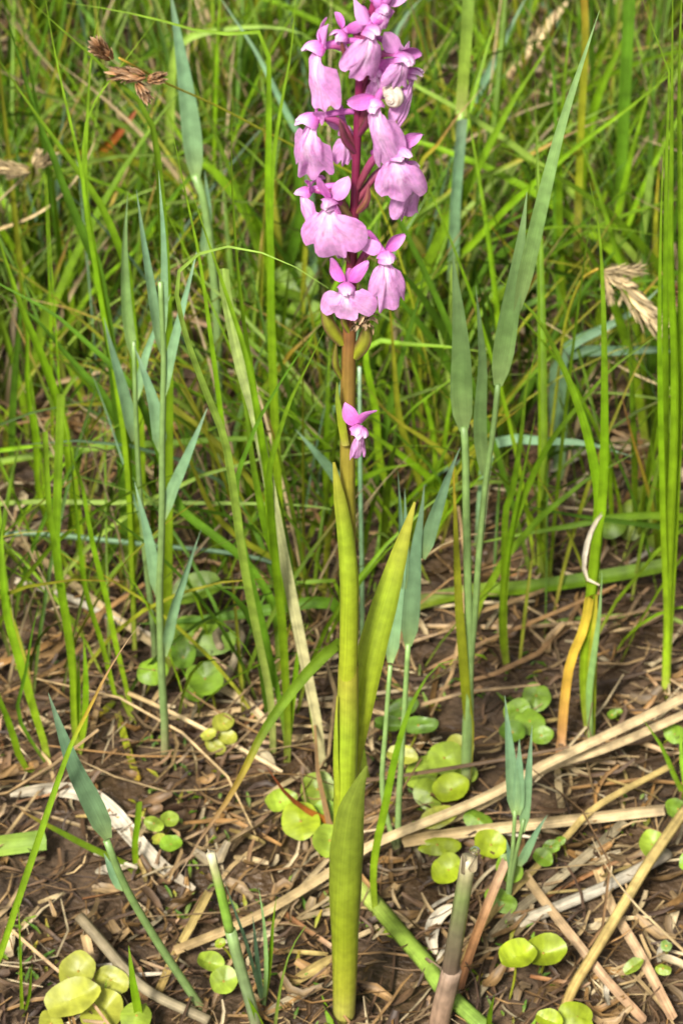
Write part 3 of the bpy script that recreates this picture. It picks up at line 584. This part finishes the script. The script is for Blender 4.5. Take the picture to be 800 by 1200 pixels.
def sheath(pts, wl, arcs, yoff, palk, name='sheath_leaf', facing=None, var=1.0):
    """clasping leaf: convex side outwards, arc angle shrinking from a tube at the foot to an open blade"""
    p = parse(pts); P = [p_y(a, b, OY + yoff[0] + (yoff[1] - yoff[0]) * i / (len(p) - 1)) for i, (a, b) in enumerate(p)]
    P = [Vector((q.x, q.y, max(q.z, .001))) for q in P]; n = 30; C = spline(P, n); T = tangents(C); rows = []; cols = []; uvs = []; NC = 17
    def ip(l, s): f = s * (len(l) - 1); i = min(len(l) - 2, int(f)); return l[i] + (l[i + 1] - l[i]) * (f - i)
    for i in range(n):
        s = i / (n - 1); fd = (facing or Vector((0, -1, .25))).normalized(); sd_ = T[i].cross(fd).normalized(); nn = sd_.cross(T[i])
        wd = ip(wl, s) * px_m(C[i]); A = ip(arcs, s); r = wd * .5 / (math.sin(A / 2) if A < math.pi else 1)
        row = []; cc = []
        for k in range(NC):
            u = -1 + 2 * k / (NC - 1); a = u * A / 2
            row.append(C[i] + sd_ * (r * math.sin(a)) + nn * (r * math.cos(a) - r * (math.cos(A / 2) if A < math.pi else 0) * .5 - (0 if A >= math.pi else r * .25)))
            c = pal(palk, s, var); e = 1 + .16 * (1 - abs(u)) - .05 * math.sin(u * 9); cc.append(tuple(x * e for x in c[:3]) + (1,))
        rows.append(row); cols.append(cc); uvs.append([(.5 + .5 * (-1 + 2 * k / (NC - 1)), s) for k in range(NC)])
    m_ = MB(); m_.grid(rows, cols, uvs); o = m_.build(name, 'orch', orchid, OG); return o
PAL['s1'] = [(s, lin(c)) for s, c in [(0, (206, 200, 100)), (.12, (188, 192, 60)), (.35, (164, 180, 42)), (.65, (144, 164, 48)), (1, (136, 154, 58))]]
PAL['s2'] = [(s, lin(c)) for s, c in [(0, (182, 194, 50)), (.35, (172, 192, 46)), (.7, (162, 186, 50)), (1, (182, 176, 66))]]
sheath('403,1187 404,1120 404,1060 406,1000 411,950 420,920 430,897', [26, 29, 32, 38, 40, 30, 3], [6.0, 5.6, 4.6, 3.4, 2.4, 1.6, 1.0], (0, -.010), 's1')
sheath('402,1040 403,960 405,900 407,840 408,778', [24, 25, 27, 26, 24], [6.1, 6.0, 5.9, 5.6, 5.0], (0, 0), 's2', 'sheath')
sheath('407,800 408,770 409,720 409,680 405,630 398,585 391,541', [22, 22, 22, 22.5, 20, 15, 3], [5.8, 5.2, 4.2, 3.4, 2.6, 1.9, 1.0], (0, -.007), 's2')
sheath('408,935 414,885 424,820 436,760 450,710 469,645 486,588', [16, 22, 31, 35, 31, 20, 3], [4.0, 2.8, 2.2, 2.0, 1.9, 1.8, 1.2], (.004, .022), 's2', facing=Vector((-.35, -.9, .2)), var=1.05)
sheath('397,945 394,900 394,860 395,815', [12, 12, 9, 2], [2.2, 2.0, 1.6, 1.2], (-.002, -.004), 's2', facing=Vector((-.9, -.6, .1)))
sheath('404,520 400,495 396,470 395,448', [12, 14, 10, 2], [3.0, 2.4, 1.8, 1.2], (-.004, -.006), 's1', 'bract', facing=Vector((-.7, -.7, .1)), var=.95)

def pk(*c): return tuple(min(.85, x * 1.55) for x in lin(c))
PK = {'pale': pk(236, 182, 232), 'mid': pk(224, 144, 218), 'deep': pk(212, 100, 196), 'hot': pk(208, 78, 180), 'white': pk(250, 228, 246), 'violet': pk(190, 130, 205), 'mar': lin((140, 62, 80)), 'grn': lin((150, 150, 60))}
def mixc(a, b, t): t = max(0, min(1, t)); return tuple(a[i] + (b[i] - a[i]) * t for i in range(3))
def tepal(mb, base, d, nrm, ln, wd, curl, cup, cfun, nv=8, nu=7, p=.75):
    """petal growing from base along d, curling towards -nrm; the sides bend by cup"""
    d = d.normalized(); side = d.cross(nrm).normalized(); nrm = side.cross(d); rows = []; cols = []; uvs = []; pos = base.copy(); a = 0.0
    for i in range(nv + 1):
        v = i / nv; t = d * math.cos(a) - nrm * math.sin(a); nn = nrm * math.cos(a) + d * math.sin(a)
        h = wd * .5 * max(.06, math.sin(math.pi * min(.97, .1 + .87 * v ** p))) ** .7; row = []; cc = []
        for j in range(nu):
            u = -1 + 2 * j / (nu - 1); row.append(pos + side * (u * h * math.cos(abs(u) * cup * .6)) - nn * (u * u * h * cup) + noise.noise_vector(Vector((u * 1.5 + base.x * 900 + ln * 3000, v * 2, wd * 5000))) * (ln * .07 * v)); cc.append(tuple(cfun(u, v)) + (1,))
        rows.append(row); cols.append(cc); uvs.append([(j / (nu - 1), v) for j in range(nu)]); pos = pos + t * (ln / nv); a += curl / nv
    mb.grid(rows, cols, uvs)
def lip(mb, Lm, Wm, fold, rs, base):
    """three-lobed fan hanging from a narrow claw, the side lobes folded back"""
    NU, NV = 31, 14; rows = []; cols = []; uvs = []; ph = rs.uniform(0, 60); fm = math.asin(min(.93, Wm / (2 * Lm) * 1.25)) * 1.12
    nl = rs.uniform(.26, .38); nd = (rs.uniform(.06, .22), rs.uniform(.06, .22)); lob = (rs.uniform(.86, 1.0), rs.uniform(.86, 1.0)); midl = rs.uniform(.82, 1.02); ff = fold / (Wm * .5); cre = rs.uniform(.0, .10)
    for i in range(NV + 1):
        v = i / NV; row = []; cc = []
        for j in range(NU):
            u = -1 + 2 * j / (NU - 1); au = abs(u); k = 0 if u < 0 else 1
            sm = 1 / (1 + math.exp((au - nl) * 22)); e = midl * sm + lob[k] * (1 - sm)
            e -= nd[k] * math.exp(-((au - nl) / .07) ** 2) + .58 * max(0, (au - .45) / .55) ** 2.4 - .018 * math.sin(17 * u + ph) - .03 * noise.noise(Vector((u * 4, ph, 1)))
            ph_ = u * fm * (.55 + .45 * min(1, v / .55)); r = (.05 + .95 * v) * e
            y0 = r * math.sin(ph_) * Lm + u * Lm * .05; z0 = -r * math.cos(ph_) * Lm
            yy = math.sin(ff * y0) / ff if abs(ff * y0) < 1.9 else math.copysign(math.sin(1.9) / ff, y0); back = -(1 - math.cos(min(1.9, ff * abs(y0)))) / ff
            xx = Lm * (.17 * math.sin(min(1, v * 2.4) * math.pi * .5) - .14 * v * v) + back - Lm * cre * math.exp(-(u / .16) ** 2) * v
            w_ = noise.noise_vector(Vector((u * 2.1 + ph, v * 2.4, ph))) * (Lm * .085 * v) + Vector((1, 0, 0)) * (Lm * .03 * math.sin(10 * u + ph) * v * v)
            row.append(base + Vector((xx, yy, z0 + Lm * .03)) + w_)
            c = mixc(PK['pale'], PK['mid'], .05 + .5 * v + .25 * au - .15 + .5 * noise.noise(Vector((u * 3, v * 3, ph)))); core = math.exp(-(u / .2) ** 2) * max(0, 1 - v * 1.4)
            c = mixc(c, PK['white'], core * 1.1)
            if .12 < v < .6 and .08 < au < .5 and rs.random() < .16: c = mixc(c, PK['hot'], .45)
            cc.append(tuple(x * rs.uniform(.96, 1.03) for x in c) + (1,))
        rows.append(row); cols.append(cc); uvs.append([(j / (NU - 1), v) for j in range(NU)])
    mb.grid(rows, cols, uvs)
def hoodc(u, v): return mixc(mixc(PK['hot'], PK['mid'], .15 + v * 1.2 + .3 * abs(u)), PK['white'], (v - .55) * 1.6)
def sepc(u, v): return mixc(PK['deep'], PK['mid'], .2 + v * .9 - .35 * (1 - abs(u)) * (1 - v))
def sepl(u, v): return mixc(PK['mid'], PK['pale'], .2 + v * .5)
flower_i = 0
def flower(px, py, yaw, roll, lpx, wpx, fold=1.2, pitch=0, hs=1.0, att=None, spur=1, sep=(1, 1), dyo=0.0, ly=0, sp=.85, sar=(.15, 1.75)):
    global flower_i; flower_i += 1; rs = random.Random(100 + flower_i)
    Y = OY - math.cos(R(yaw)) * .009 + dyo; O = p_y(px, py, Y); k = px_m(O); mm_ = .00104 * hs
    Rm = Matrix.Rotation(R(yaw) - math.pi / 2, 4, 'Z') @ Matrix.Rotation(R(pitch), 4, 'Y') @ Matrix.Rotation(R(roll), 4, 'X')
    def place(m_):
        m_.v = [O + (Rm @ q) for q in m_.v]; return m_
    Z = Vector((0, 0, 0)); V = Vector
    m_ = MB()      # hood: upper sepal and two petals closing over the column
    tepal(m_, V((-.0014, 0, -.0004)), V((rs.uniform(.6, .95), rs.uniform(-.25, .25), 1.0)), V((-.9, rs.uniform(-.2, .2), .75)), rs.uniform(8, 10) * mm_, rs.uniform(5.5, 7) * mm_, rs.uniform(1.6, 2.5), rs.uniform(.4, .8), hoodc, nv=10, nu=9, p=.62)
    for s in (1, -1): tepal(m_, V((-.001, s * .0009, -.0006)), V((rs.uniform(.75, .95), s * rs.uniform(.35, .75), rs.uniform(.5, .85))), V((-.5, s * .7, .8)), rs.uniform(7, 8.6) * mm_, rs.uniform(4.6, 6) * mm_, rs.uniform(1.5, 2.3), rs.uniform(.3, .7), hoodc, nv=9, p=.65)
    fo = place(m_).build('flower', 'petal', orchid, OG)
    m_ = MB(); lip(m_, lpx * k * 1.28, wpx * k * 1.2, fold * .75, rs, V((.001, 0, -.0006))); Ry = Matrix.Rotation(R(ly), 3, 'Z'); m_.v = [Ry @ q for q in m_.v]; place(m_).build('lip', 'petal', fo, OG)
    for s, on in zip((1, -1), sep):
        if not on: continue
        sa = rs.uniform(*sar)
        m_ = MB(); tepal(m_, V((-.0008, s * .001, .0006)), V((rs.uniform(-.5, .45), s * math.sin(sa) * sp, math.cos(sa))), V((1, s * rs.uniform(-.5, .8), rs.uniform(-.1, .5))), rs.uniform(7.5, 10) * mm_, rs.uniform(4.6, 6) * mm_, rs.uniform(-1.0, 1.1), rs.uniform(-.7, .7), sepc if rs.random() < .5 else sepl, p=rs.uniform(.6, .9))
        place(m_).build('sepal', 'petal', fo, OG)
    if spur:
        m_ = MB(); C = spline([V((.001, 0, -.0006)), V((-.004, 0, .0004)), V((-.009, .0005, .0008)), V((-.0135, .001, .0002))], 10)
        add_tube(m_, C, lambda s: .0012 - .0003 * s, 'y', 1, 9, cfun=lambda s: mixc(PK['mid'], PK['deep'], .3 + .4 * s) + (1,)); place(m_).build('spur', 'petal', fo, OG)
    ax_, ay_ = att or (px + (415 - px) * .98, py + 34); A = p_y(ax_, ay_, OY); D = O + Rm @ V((-.001, 0, 0))
    midp = A.lerp(D, .55) + Vector((0, .0, .003)) + (Rm @ V((-.003, 0, 0))) * .5
    m_ = MB(); add_tube(m_, spline([A, midp, D], 12), lambda s: .0008 + .0005 * math.sin(math.pi * min(1, .1 + .8 * s)), 'y', 1, 9, cfun=lambda s: mixc(PK['mar'], PK['deep'], s * s * .5 - .05) + (1,)); m_.build('ovary', 'stem', fo, OG)
    return fo
flower(377, 54, -74, 4, 66, 42, 1.7, att=(418, 84), hs=.95, ly=38)
flower(434, 32, 14, -16, 54, 48, .9, att=(424, 72), hs=.9)
flower(474, 84, 62, -18, 52, 30, 2.4, att=(420, 120), dyo=.006, hs=.9)
flower(441, 118, -16, 14, 74, 42, 1.6, att=(420, 150), hs=1.0, sep=(0, 1))
flower(370, 138, -68, -14, 70, 50, 1.3, att=(417, 176), ly=42)
flower(463, 176, 24, 8, 60, 60, .9, att=(416, 225), ly=-25)
flower(478, 192, 62, -4, 62, 42, 1.3, att=(415, 240), dyo=.006, hs=.7, ly=-30, sep=(1, 0))
flower(387, 236, -14, 2, 58, 74, .7, att=(413, 270))
flower(406, 333, -6, 2, 40, 62, .8, att=(410, 368))
flower(450, 296, 26, 4, 60, 46, 1.1, att=(412, 325), ly=-20)
flower(420, 500, 12, -4, 38, 20, 1.4, att=(406, 520), hs=.95, spur=0, sp=.7, sar=(.25, .7))
flower(468, 64, 34, -10, 34, 36, 1.0, att=(422, 98), hs=1.0, dyo=.003)
flower(404, 150, 10, 0, 40, 30, 1.2, att=(417, 190), hs=.8, dyo=.012, sep=(0, 1))
flower(398, 262, -10, 6, 34, 30, 1.2, att=(413, 300), hs=.8, dyo=.012, spur=0)
flower(402, 38, -40, -10, 20, 18, 1.2, att=(424, 66), hs=.8, dyo=.006)
flower(362, 222, -82, 16, 34, 24, 1.4, att=(412, 262), hs=.85, dyo=.004, ly=30)
flower(440, 82, 4, 10, 36, 32, 1.2, att=(421, 112), hs=.8, dyo=.008, spur=0)
# topmost buds
flower(449, 6, 10, -12, 24, 24, 1.2, att=(438, 14), hs=.8, dyo=.004, spur=0)
for (bx, by, r_) in ((438, -2, 8), (460, -6, 8), (448, -14, 8), (462, -14, 7), (446, -24, 7), (456, -34, 6)):
    A = p_y(447 - (r_ - 8), by + 12, OY - .002); Bq = p_y(bx, by - 10, OY - .006); m_ = MB(); C = spline([A, A.lerp(Bq, .5) + Vector((0, -.002, 0)), Bq], 9); k = px_m(A)
    add_tube(m_, C, lambda s: k * r_ * max(.25, math.sin(math.pi * (.12 + .82 * s))) * .8, 'y', 1, 10, cfun=lambda s: mixc(PK['deep'], PK['mid'], s * 1.2) + (1,)); m_.build('bud', 'petal', orchid, OG)
# bracts along the spike
def bract(ax, ay, bx, by, wd, c0, c1, yo=-.004):
    A = p_y(ax, ay, OY - .001); Bq = p_y(bx, by, OY + yo); m_ = MB(); mid = A.lerp(Bq, .5) + Vector((.0012 * (1 if bx > ax else -1), -.0015, 0)); C = spline([A, mid, Bq], 12); k = px_m(A)
    add_blade(m_, C, lambda s: k * wd * max(.08, math.sin(math.pi * min(.98, .2 + .78 * s)) ** .8), 'y', 1, 0, 0, -.7, 7, cfun=lambda u, s: tuple(mixc(lin(c0), lin(c1), max(s - .3, (abs(u) - .4) * 2.0))) + (1,)); m_.build('bract', 'orch', orchid, OG)
GR, MR, PP = (176, 184, 50), (120, 84, 70), (150, 60, 100)
bract(402, 404, 378, 352, 16, GR, MR); bract(414, 420, 431, 374, 17, GR, MR); bract(400, 444, 394, 402, 8, GR, MR); bract(412, 395, 402, 350, 8, GR, PP)
bract(417, 250, 432, 215, 9, (170, 120, 80), PP); bract(414, 262, 398, 215, 10, (150, 140, 70), MR); bract(418, 180, 398, 140, 9, PP, MR); bract(419, 160, 432, 118, 9, PP, MR)
bract(421, 82, 399, 46, 8, (150, 70, 80), MR); bract(413, 330, 428, 298, 8, (160, 130, 70), PP); bract(412, 310, 402, 272, 7, (150, 130, 70), PP)
# withered flower
m_ = MB(); rs = random.Random(5); A = p_y(416, 380, OY - .006)
for i in range(26):
    q = p_y(rs.uniform(412, 437), rs.uniform(364, 384), OY - .006 + rs.uniform(-.003, .003)); d = Vector((rs.uniform(-1, 1), rs.uniform(-1, 1), rs.uniform(-1, 1))).normalized() * rs.uniform(.001, .0022)
    add_blade(m_, [A.lerp(q, .7), q, q + d, q + d * 1.6 + Vector((0, 0, -.0006))], lambda s: .0016 * max(.2, math.sin(math.pi * (.1 + .8 * s))), 'dr', rs.uniform(.6, 1.1), rs.uniform(-1, 1), 1.5, .8, 3)
m_.build('withered_flower', 'straw', orchid, OG)['label'] = 'brown shrivelled flower remains'

# small cream snail shell sitting among the flowers
SN = p_y(463, 113, OY - .0045); k = px_m(SN); m_ = MB(); rows = []; cols = []; uvs = []
X = Vector((.75, -.45, -.35)).normalized(); Yv = Vector((0, 0, 1)); Yv = (Yv - X * Yv.dot(X)).normalized(); Zv = X.cross(Yv)
NT = 70
for i in range(NT + 1):
    t = i / NT; a = t * 2 * math.pi * 3.2 + 2.2; g_ = math.exp(2.5 * (t - 1)); rad = 10.5 * k * g_; tr = 9.2 * k * g_; cen = SN + (X * math.cos(a) + Yv * math.sin(a)) * rad + Zv * (-(1 - g_) * 16 * k * -1)
    o_ = X * math.cos(a) + Yv * math.sin(a)
    rows.append([cen + (o_ * math.cos(b) + Zv * math.sin(b)) * tr for b in [2 * math.pi * q / 14 for q in range(14)]])
    cc = []
    for q in range(14): c = mixc(lin((240, 228, 212)), lin((176, 150, 126)), (.75 if q in (2, 5) else 0.05) + .2 * math.sin(i * 1.3)); cc.append(c + (1,))
    cols.append(cc); uvs.append([(q / 14, t * 5) for q in range(14)])
m_.grid(rows, cols, uvs, closed=True); o = m_.build('snail', 'shell', None, SN); o.location = SN; tag(o, 'small cream snail shell tucked between the upper pink flowers', 'snail')

# ------------------------------------------------------------------ background grass: countable tufts
rs = random.Random(21)
def rand_blade(rs, H, lean, az, curve, n=9):
    d = Vector((math.cos(az), math.sin(az), 0)); C = []; x = 0; z = 0; a = lean * .4; st_ = H / (n - 1)
    for i in range(n): C.append(d * x + Vector((0, 0, z))); x += math.sin(a) * st_; z += math.cos(a) * st_; a += (lean * .6 + curve) / (n - 1)
    return C
def proto(kind, H, nb, wd, seed, lab, sprawl=0):
    r2 = random.Random(seed); root = empty('grass_tuft', (0, 0, 0))
    for i in range(nb):
        m_ = MB(); C = [c + Vector((r2.uniform(-.005, .005), r2.uniform(-.005, .005), -.004)) for c in [Vector((0, 0, 0))]]; o_ = C[0]
        C = [o_ + c for c in rand_blade(r2, H * r2.uniform(.6, 1.1), r2.uniform(.7, 1.3) if sprawl else r2.uniform(.08, .75), (r2.choice((0, math.pi)) + r2.gauss(0, .5)) if sprawl else r2.uniform(0, 6.28), r2.uniform(-.1, 1.0) if sprawl else r2.uniform(-.1, 1.3) * (r2.random() ** 1.5))]
        C = spline(C, 12); wv = wd * r2.uniform(.7, 1.2); add_blade(m_, C, lambda s: wv * PROF['grass'](s), r2.choice(kind), r2.uniform(.45, 1.1), r2.uniform(-.8, .8), r2.uniform(-1, 1), .4, 3, face=Vector((r2.uniform(-.6, .6), -1, .3)).normalized())
        m_.build('blade', 'leaf', root)
    tag(root, lab[0], 'grass', lab[1]); return root
KINDS = [
 (['g', 'g', 'gd'], .27, 6, .0042, ('tall narrow bright grass tuft', 'tall grass tufts behind the orchid')),
 (['gd', 'gd', 'g'], .22, 6, .0050, ('darker leafy grass tuft', 'dark grass tufts behind the orchid')),
 (['g', 'y', 'gt'], .23, 5, .0038, ('yellow-tinged grass tuft', 'yellowish grass tufts behind the orchid')),
 (['b', 'b', 'bg'], .20, 4, .0050, ('bluish grass tuft', 'bluish grass tufts behind the orchid')),
 (['d', 'd', 'gt'], .20, 4, .0030, ('dried tan grass tuft', 'dry grass tufts behind the orchid')),
 (['g', 'gd', 'y', 'gl'], .25, 5, .0034, ('sprawling bent-over grass tuft', 'sprawling grass tufts behind the orchid')),
]
protos = []
for ki, (kd, H, nb, wd, lab) in enumerate(KINDS):
    for v in range(3): protos.append((ki, proto(kd, H, nb, wd, 50 + ki * 7 + v, lab, ki == 5)))
used = set()
def put(pi, x, y, rz, sc):
    root = protos[pi][1]; loc = Vector((x, y, gz(x, y) - .001))
    if pi not in used: used.add(pi); r = root
    else:
        r = root.copy(); COL.objects.link(r)
        for ch in [c for c in root.children if c.name.startswith('blade')]: c = ch.copy(); COL.objects.link(c); c.parent = r
    r.location = loc; r.rotation_euler = (0, 0, rz if pi < 15 else random.gauss(0, .4)); r.scale = (sc,) * 3; return r
def to_px(x, y, z=0.0):
    d = Vector((x, y, z)) - CAM; q = d.dot(FW); return 400 + FPX * d.x / q, 600 - FPX * d.dot(UP) / q
def dens(x, y):
    px, py = to_px(x, y)
    if 760 < py < 850 and px < 385: return .22
    if py > 760: return 0.0
    d = .32 + .68 * max(0, min(1, (710 - py) / 160))
    if px > 560: d *= .25 + .75 * max(0, min(1, (470 - py) / 220))     # the open side with bare soil
    if noise.noise(Vector((x * 9, y * 9, 7.7))) < -.25: d *= .3
    return d
LAND = [(120, 60, 'near the dark brown sedge cluster'), (25, 195, 'near the tawny sedge spikelets'), (215, 100, 'beside the towering broad bluish leaf'), (310, 150, 'beside the sharply folded blade'),
 (400, 60, 'behind the pink flower spike'), (500, 150, 'behind the snail side of the spike'), (560, 60, 'near the pale jointed stem'), (630, 150, 'behind the wide grey-green leaves'), (700, 80, 'in the dark hollow'),
 (770, 200, 'by the stout edge blades'), (740, 360, 'behind the drooping tan spikelet'), (620, 420, 'behind the jointed grass pair'), (480, 420, 'behind the lone lower flower'), (300, 400, 'around the bleached broad stem'),
 (190, 420, 'around the upright bluish shoot'), (70, 400, 'behind the cropped blades'), (40, 560, 'among the level green blades'), (250, 560, 'under the level green blades'), (450, 600, 'just behind the orchid leaves')]
cnt = 0; tries = 0
while cnt < 235 and tries < 20000:
    tries += 1; x = rs.uniform(-.40, .40); y = rs.uniform(.2, 1.2)
    if rs.random() > dens(x, y) or to_px(x, y)[1] > 765: continue
    ki = rs.choices(range(6), [5, 3.2, 3.6, .6, 1.4, 5.5 if y < .6 else 4])[0]; sc = rs.uniform(.6, 1.15)
    r_ = put(ki * 3 + rs.randrange(3), x, y, rs.uniform(0, 6.28), sc); cnt += 1
    qx, qy = to_px(x, y, .12 * sc); ld = min(LAND, key=lambda l: math.hypot(l[0] - qx, l[1] - qy))
    r_['label'] = KINDS[ki][4][0] + ' ' + ld[2]; r_['group'] = KINDS[ki][4][1]

# ------------------------------------------------------------------ uncountable: short grass, litter
mb = MB()
def stuff_blade(x, y, H, pk, wd, lean=None, n=6):
    r = rs; az = r.uniform(0, 6.28); C = rand_blade(r, H, r.uniform(.05, .95) if lean is None else lean, az, r.uniform(-.1, 1.0) * r.random(), n); b = Vector((x, y, gz(x, y) - .002))
    add_blade(mb, [b + c for c in C], lambda s: wd * PROF['grass'](s), pk, r.uniform(.35, 1.05), r.uniform(-.8, .8), r.uniform(-.8, .8), .4, 3, face=Vector((r.uniform(-.7, .7), -1, .3)).normalized())
CH = ['g', 'gd', 'y', 'gt', 'b', 'd', 'gl']
c = 0
while c < 2700:
    x = rs.uniform(-.45, .45); y = rs.uniform(.12, 1.35)
    if rs.random() > dens(x, y): continue
    c += 1; stuff_blade(x, y, rs.uniform(.03, .09) if y < .2 else rs.uniform(.04, .16) if y < .6 else rs.uniform(.05, .2), rs.choices(CH, [7, 5, 2.2, 1.6, .35, 1.3, 1.4])[0], rs.uniform(.0014, .0042))
c = 0
while c < 2600:
    x = rs.uniform(-1.4, 1.4); y = rs.uniform(.12, 2.4)
    if abs(x) < .45 and y < 1.35: continue
    c += 1; stuff_blade(x, y, rs.uniform(.06, .26), rs.choices(CH, [7, 5, 2.2, 1.6, .35, 1.3, 1.4])[0], rs.uniform(.0016, .004))
for i in range(3000):     # fine crossing blades low in the tangle
    x = rs.uniform(-.3, .3); y = rs.uniform(.08, .7)
    if rs.random() > .15 + dens(x, y) or to_px(x, y)[1] > (860 if to_px(x, y)[0] < 385 else 790): continue
    stuff_blade(x, y, rs.uniform(.07, .2), rs.choices(CH, [6, 4, 2.5, 2.5, .3, 2.5, 2])[0], rs.uniform(.0008, .0023), lean=rs.uniform(.4, 1.35), n=7)
for i in range(700):     # outside the photograph, to the sides and in front
    sx = rs.choice((-1, 1)); stuff_blade(sx * rs.uniform(.2, 1.2), rs.uniform(-.3, .15), rs.uniform(.03, .13), rs.choice(['g', 'gd', 'd']), rs.uniform(.0015, .003))
tag(mb.build('meadow_grass', 'leaf'), 'fine tangled green grass filling the meadow floor', 'grass', kind='stuff')

LC = [(122, 94, 66), (146, 114, 78), (100, 76, 54), (178, 148, 104), (200, 172, 124), (88, 66, 50), (156, 122, 76), (142, 118, 86), (164, 124, 72), (214, 194, 154)]
LC = [lin(c) for c in LC]
def fragment(m_, x, y, L_, wd, col, rise, rs, curl=0.0):
    az = rs.uniform(0, math.pi * 2) if rs.random() < .6 else rs.gauss(.5, .5); d = Vector((math.cos(az), math.sin(az), 0)); s_ = Vector((-d.y, d.x, 0)); b = rs.gauss(0, .7); C = []
    z0 = rs.uniform(.0005, .006); n = 5 if L_ > .02 else 4
    for i in range(n):
        t = i / (n - 1); q = Vector((x, y, 0)) + d * (L_ * (t - .5)) + s_ * (b * L_ * (t - .5) ** 2); q.z = gz(q.x, q.y) + z0 + rise * t + curl * (t - .5) ** 2; C.append(q)
    tw = rs.uniform(-.7, .7); var = rs.uniform(.55, 1.15)
    add_blade(m_, C, lambda s: wd * max(.25, math.sin(math.pi * (.12 + .76 * s)) ** .5), 'd', 1, tw, rs.uniform(-.8, .8), .8, 3, face=Vector((rs.uniform(-.3, .3), rs.uniform(-.3, .3), 1)), cfun=lambda u, s: tuple(v * var * (1 + .15 * u) for v in col) + (1,))
mb = MB(); rs = random.Random(33)
for i in range(21000):
    x = rs.uniform(-.36, .36) if i % 6 else rs.uniform(-1.1, 1.1); y = -.22 + 1.2 * rs.random() ** 1.7 if i % 6 else rs.uniform(-.35, 1.6)
    dull = noise.noise(Vector((x * 16, y * 16, 2.2)))
    k_ = rs.random(); bright = rs.random() < .3 + .7 * dull
    col = LC[rs.choice((3, 4, 6, 8, 9) if bright else (0, 1, 2, 5, 6, 7, 0, 2))]
    if k_ < .84: fragment(mb, x, y, .007 + .04 * rs.random() ** 2.2, .0005 + .0018 * rs.random() ** 1.6, col, rs.uniform(-.003, .008), rs, rs.uniform(-.006, .008))
    else: fragment(mb, x, y, rs.uniform(.006, .022), rs.uniform(.0022, .0055), col, rs.uniform(-.003, .005), rs, rs.uniform(-.02, .025))
for i in range(1000):    # loose thatch of last year's stalks behind
    x = rs.uniform(-.42, .42); y = rs.uniform(.06, 1.1)
    col = LC[rs.choice((3, 4, 4, 6, 8, 9, 1))]
    fragment(mb, x, y, rs.uniform(.04, .13), rs.uniform(.0008, .0030), col, rs.uniform(-.004, .05) * rs.random(), rs, rs.uniform(-.02, .03))
tag(mb.build('leaf_litter', 'litter'), 'brown matted dead grass and leaf litter on the soil', 'litter', kind='stuff')
rs = random.Random(77)
NEARTO = [(90, 1120, 'near the worn yellowish leaves'), (300, 1120, 'near the cut green stalk'), (180, 980, 'near the bleached sheath'), (300, 900, 'near the orange dying blade'), (480, 1120, 'near the fallen green stalk'), (650, 1150, 'near the pair of lime round leaves'), (740, 1080, 'near the buff straw'), (700, 920, 'near the forked straws'), (600, 860, 'near the small seedling grass'), (720, 780, 'on the bare brown patch'), (620, 700, 'under the broad fallen blade'), (240, 820, 'near the grey tendril'), (80, 760, 'under the cropped tuft'), (440, 880, 'behind the orchid foot'), (50, 920, 'near the pale leaf end'), (150, 680, 'under the upright bluish shoot')]
for i in range(110):
    px, py = rs.uniform(-10, 810), 600 + 600 * rs.random() ** .8; a = rs.gauss(-.4, .8); L_ = rs.uniform(25, 75)
    P = [p_g(px + L_ * t * math.cos(a) + 5 * math.sin(t * 3 + i), py + L_ * t * math.sin(a) * .7, .003 + rs.uniform(0, .006)) for t in (-.5, -.15, .2, .5)]
    C = spline(P, 8); wv = rs.uniform(.0011, .0028); m_ = MB(); pk_ = rs.choice(('d', 'd', 'dg', 'dr', 'dy', 'db', 'dw'))
    add_blade(m_, C, lambda s: wv * max(.3, math.sin(math.pi * (.15 + .7 * s)) ** .4), pk_, rs.uniform(.6, 1.05), rs.uniform(-.5, .5), rs.uniform(-1, 1), .8, 3, face=Vector((rs.uniform(-.3, .3), -.3, 1)))
    o = m_.build('straw_piece', 'straw', None, P[0]); o.location = P[0]; ld = min(NEARTO, key=lambda l: math.hypot(l[0] - px, l[1] - py))
    tag(o, {'d': 'short tan', 'dg': 'short greyish', 'dr': 'short buff', 'dy': 'short yellowish', 'db': 'short brown', 'dw': 'short whitish'}[pk_] + ' straw scrap lying on the litter ' + ld[2], 'straw', 'straw scraps on the litter')
# moss and sprouting seedlings
mb = MB()
for i in range(1500):
    px, py = rs.uniform(-30, 830), rs.uniform(640, 1230); P = p_g(px, py)
    if noise.noise(Vector((P.x * 22, P.y * 22, 9.1))) < .18: continue
    h = rs.uniform(.002, .007); az = rs.uniform(0, 6.28); d = Vector((math.cos(az), math.sin(az), 1.2)).normalized(); q = P + Vector((rs.uniform(-.003, .003), rs.uniform(-.003, .003), .002))
    add_blade(mb, [q, q + d * h * .5, q + d * h + Vector((math.cos(az), math.sin(az), -.3)) * h * .3], lambda s: rs.uniform(.8, 1.2) * .0016 * max(.2, math.sin(math.pi * (.15 + .75 * s))), rs.choice(('g', 'gd', 'y', 'gl')), rs.uniform(.5, 1), 0, 0, .5, 3, face=Vector((0, -.4, 1)))
tag(mb.build('moss', 'leaf'), 'patches of tiny green moss and sprouts on the litter', 'moss', kind='stuff')
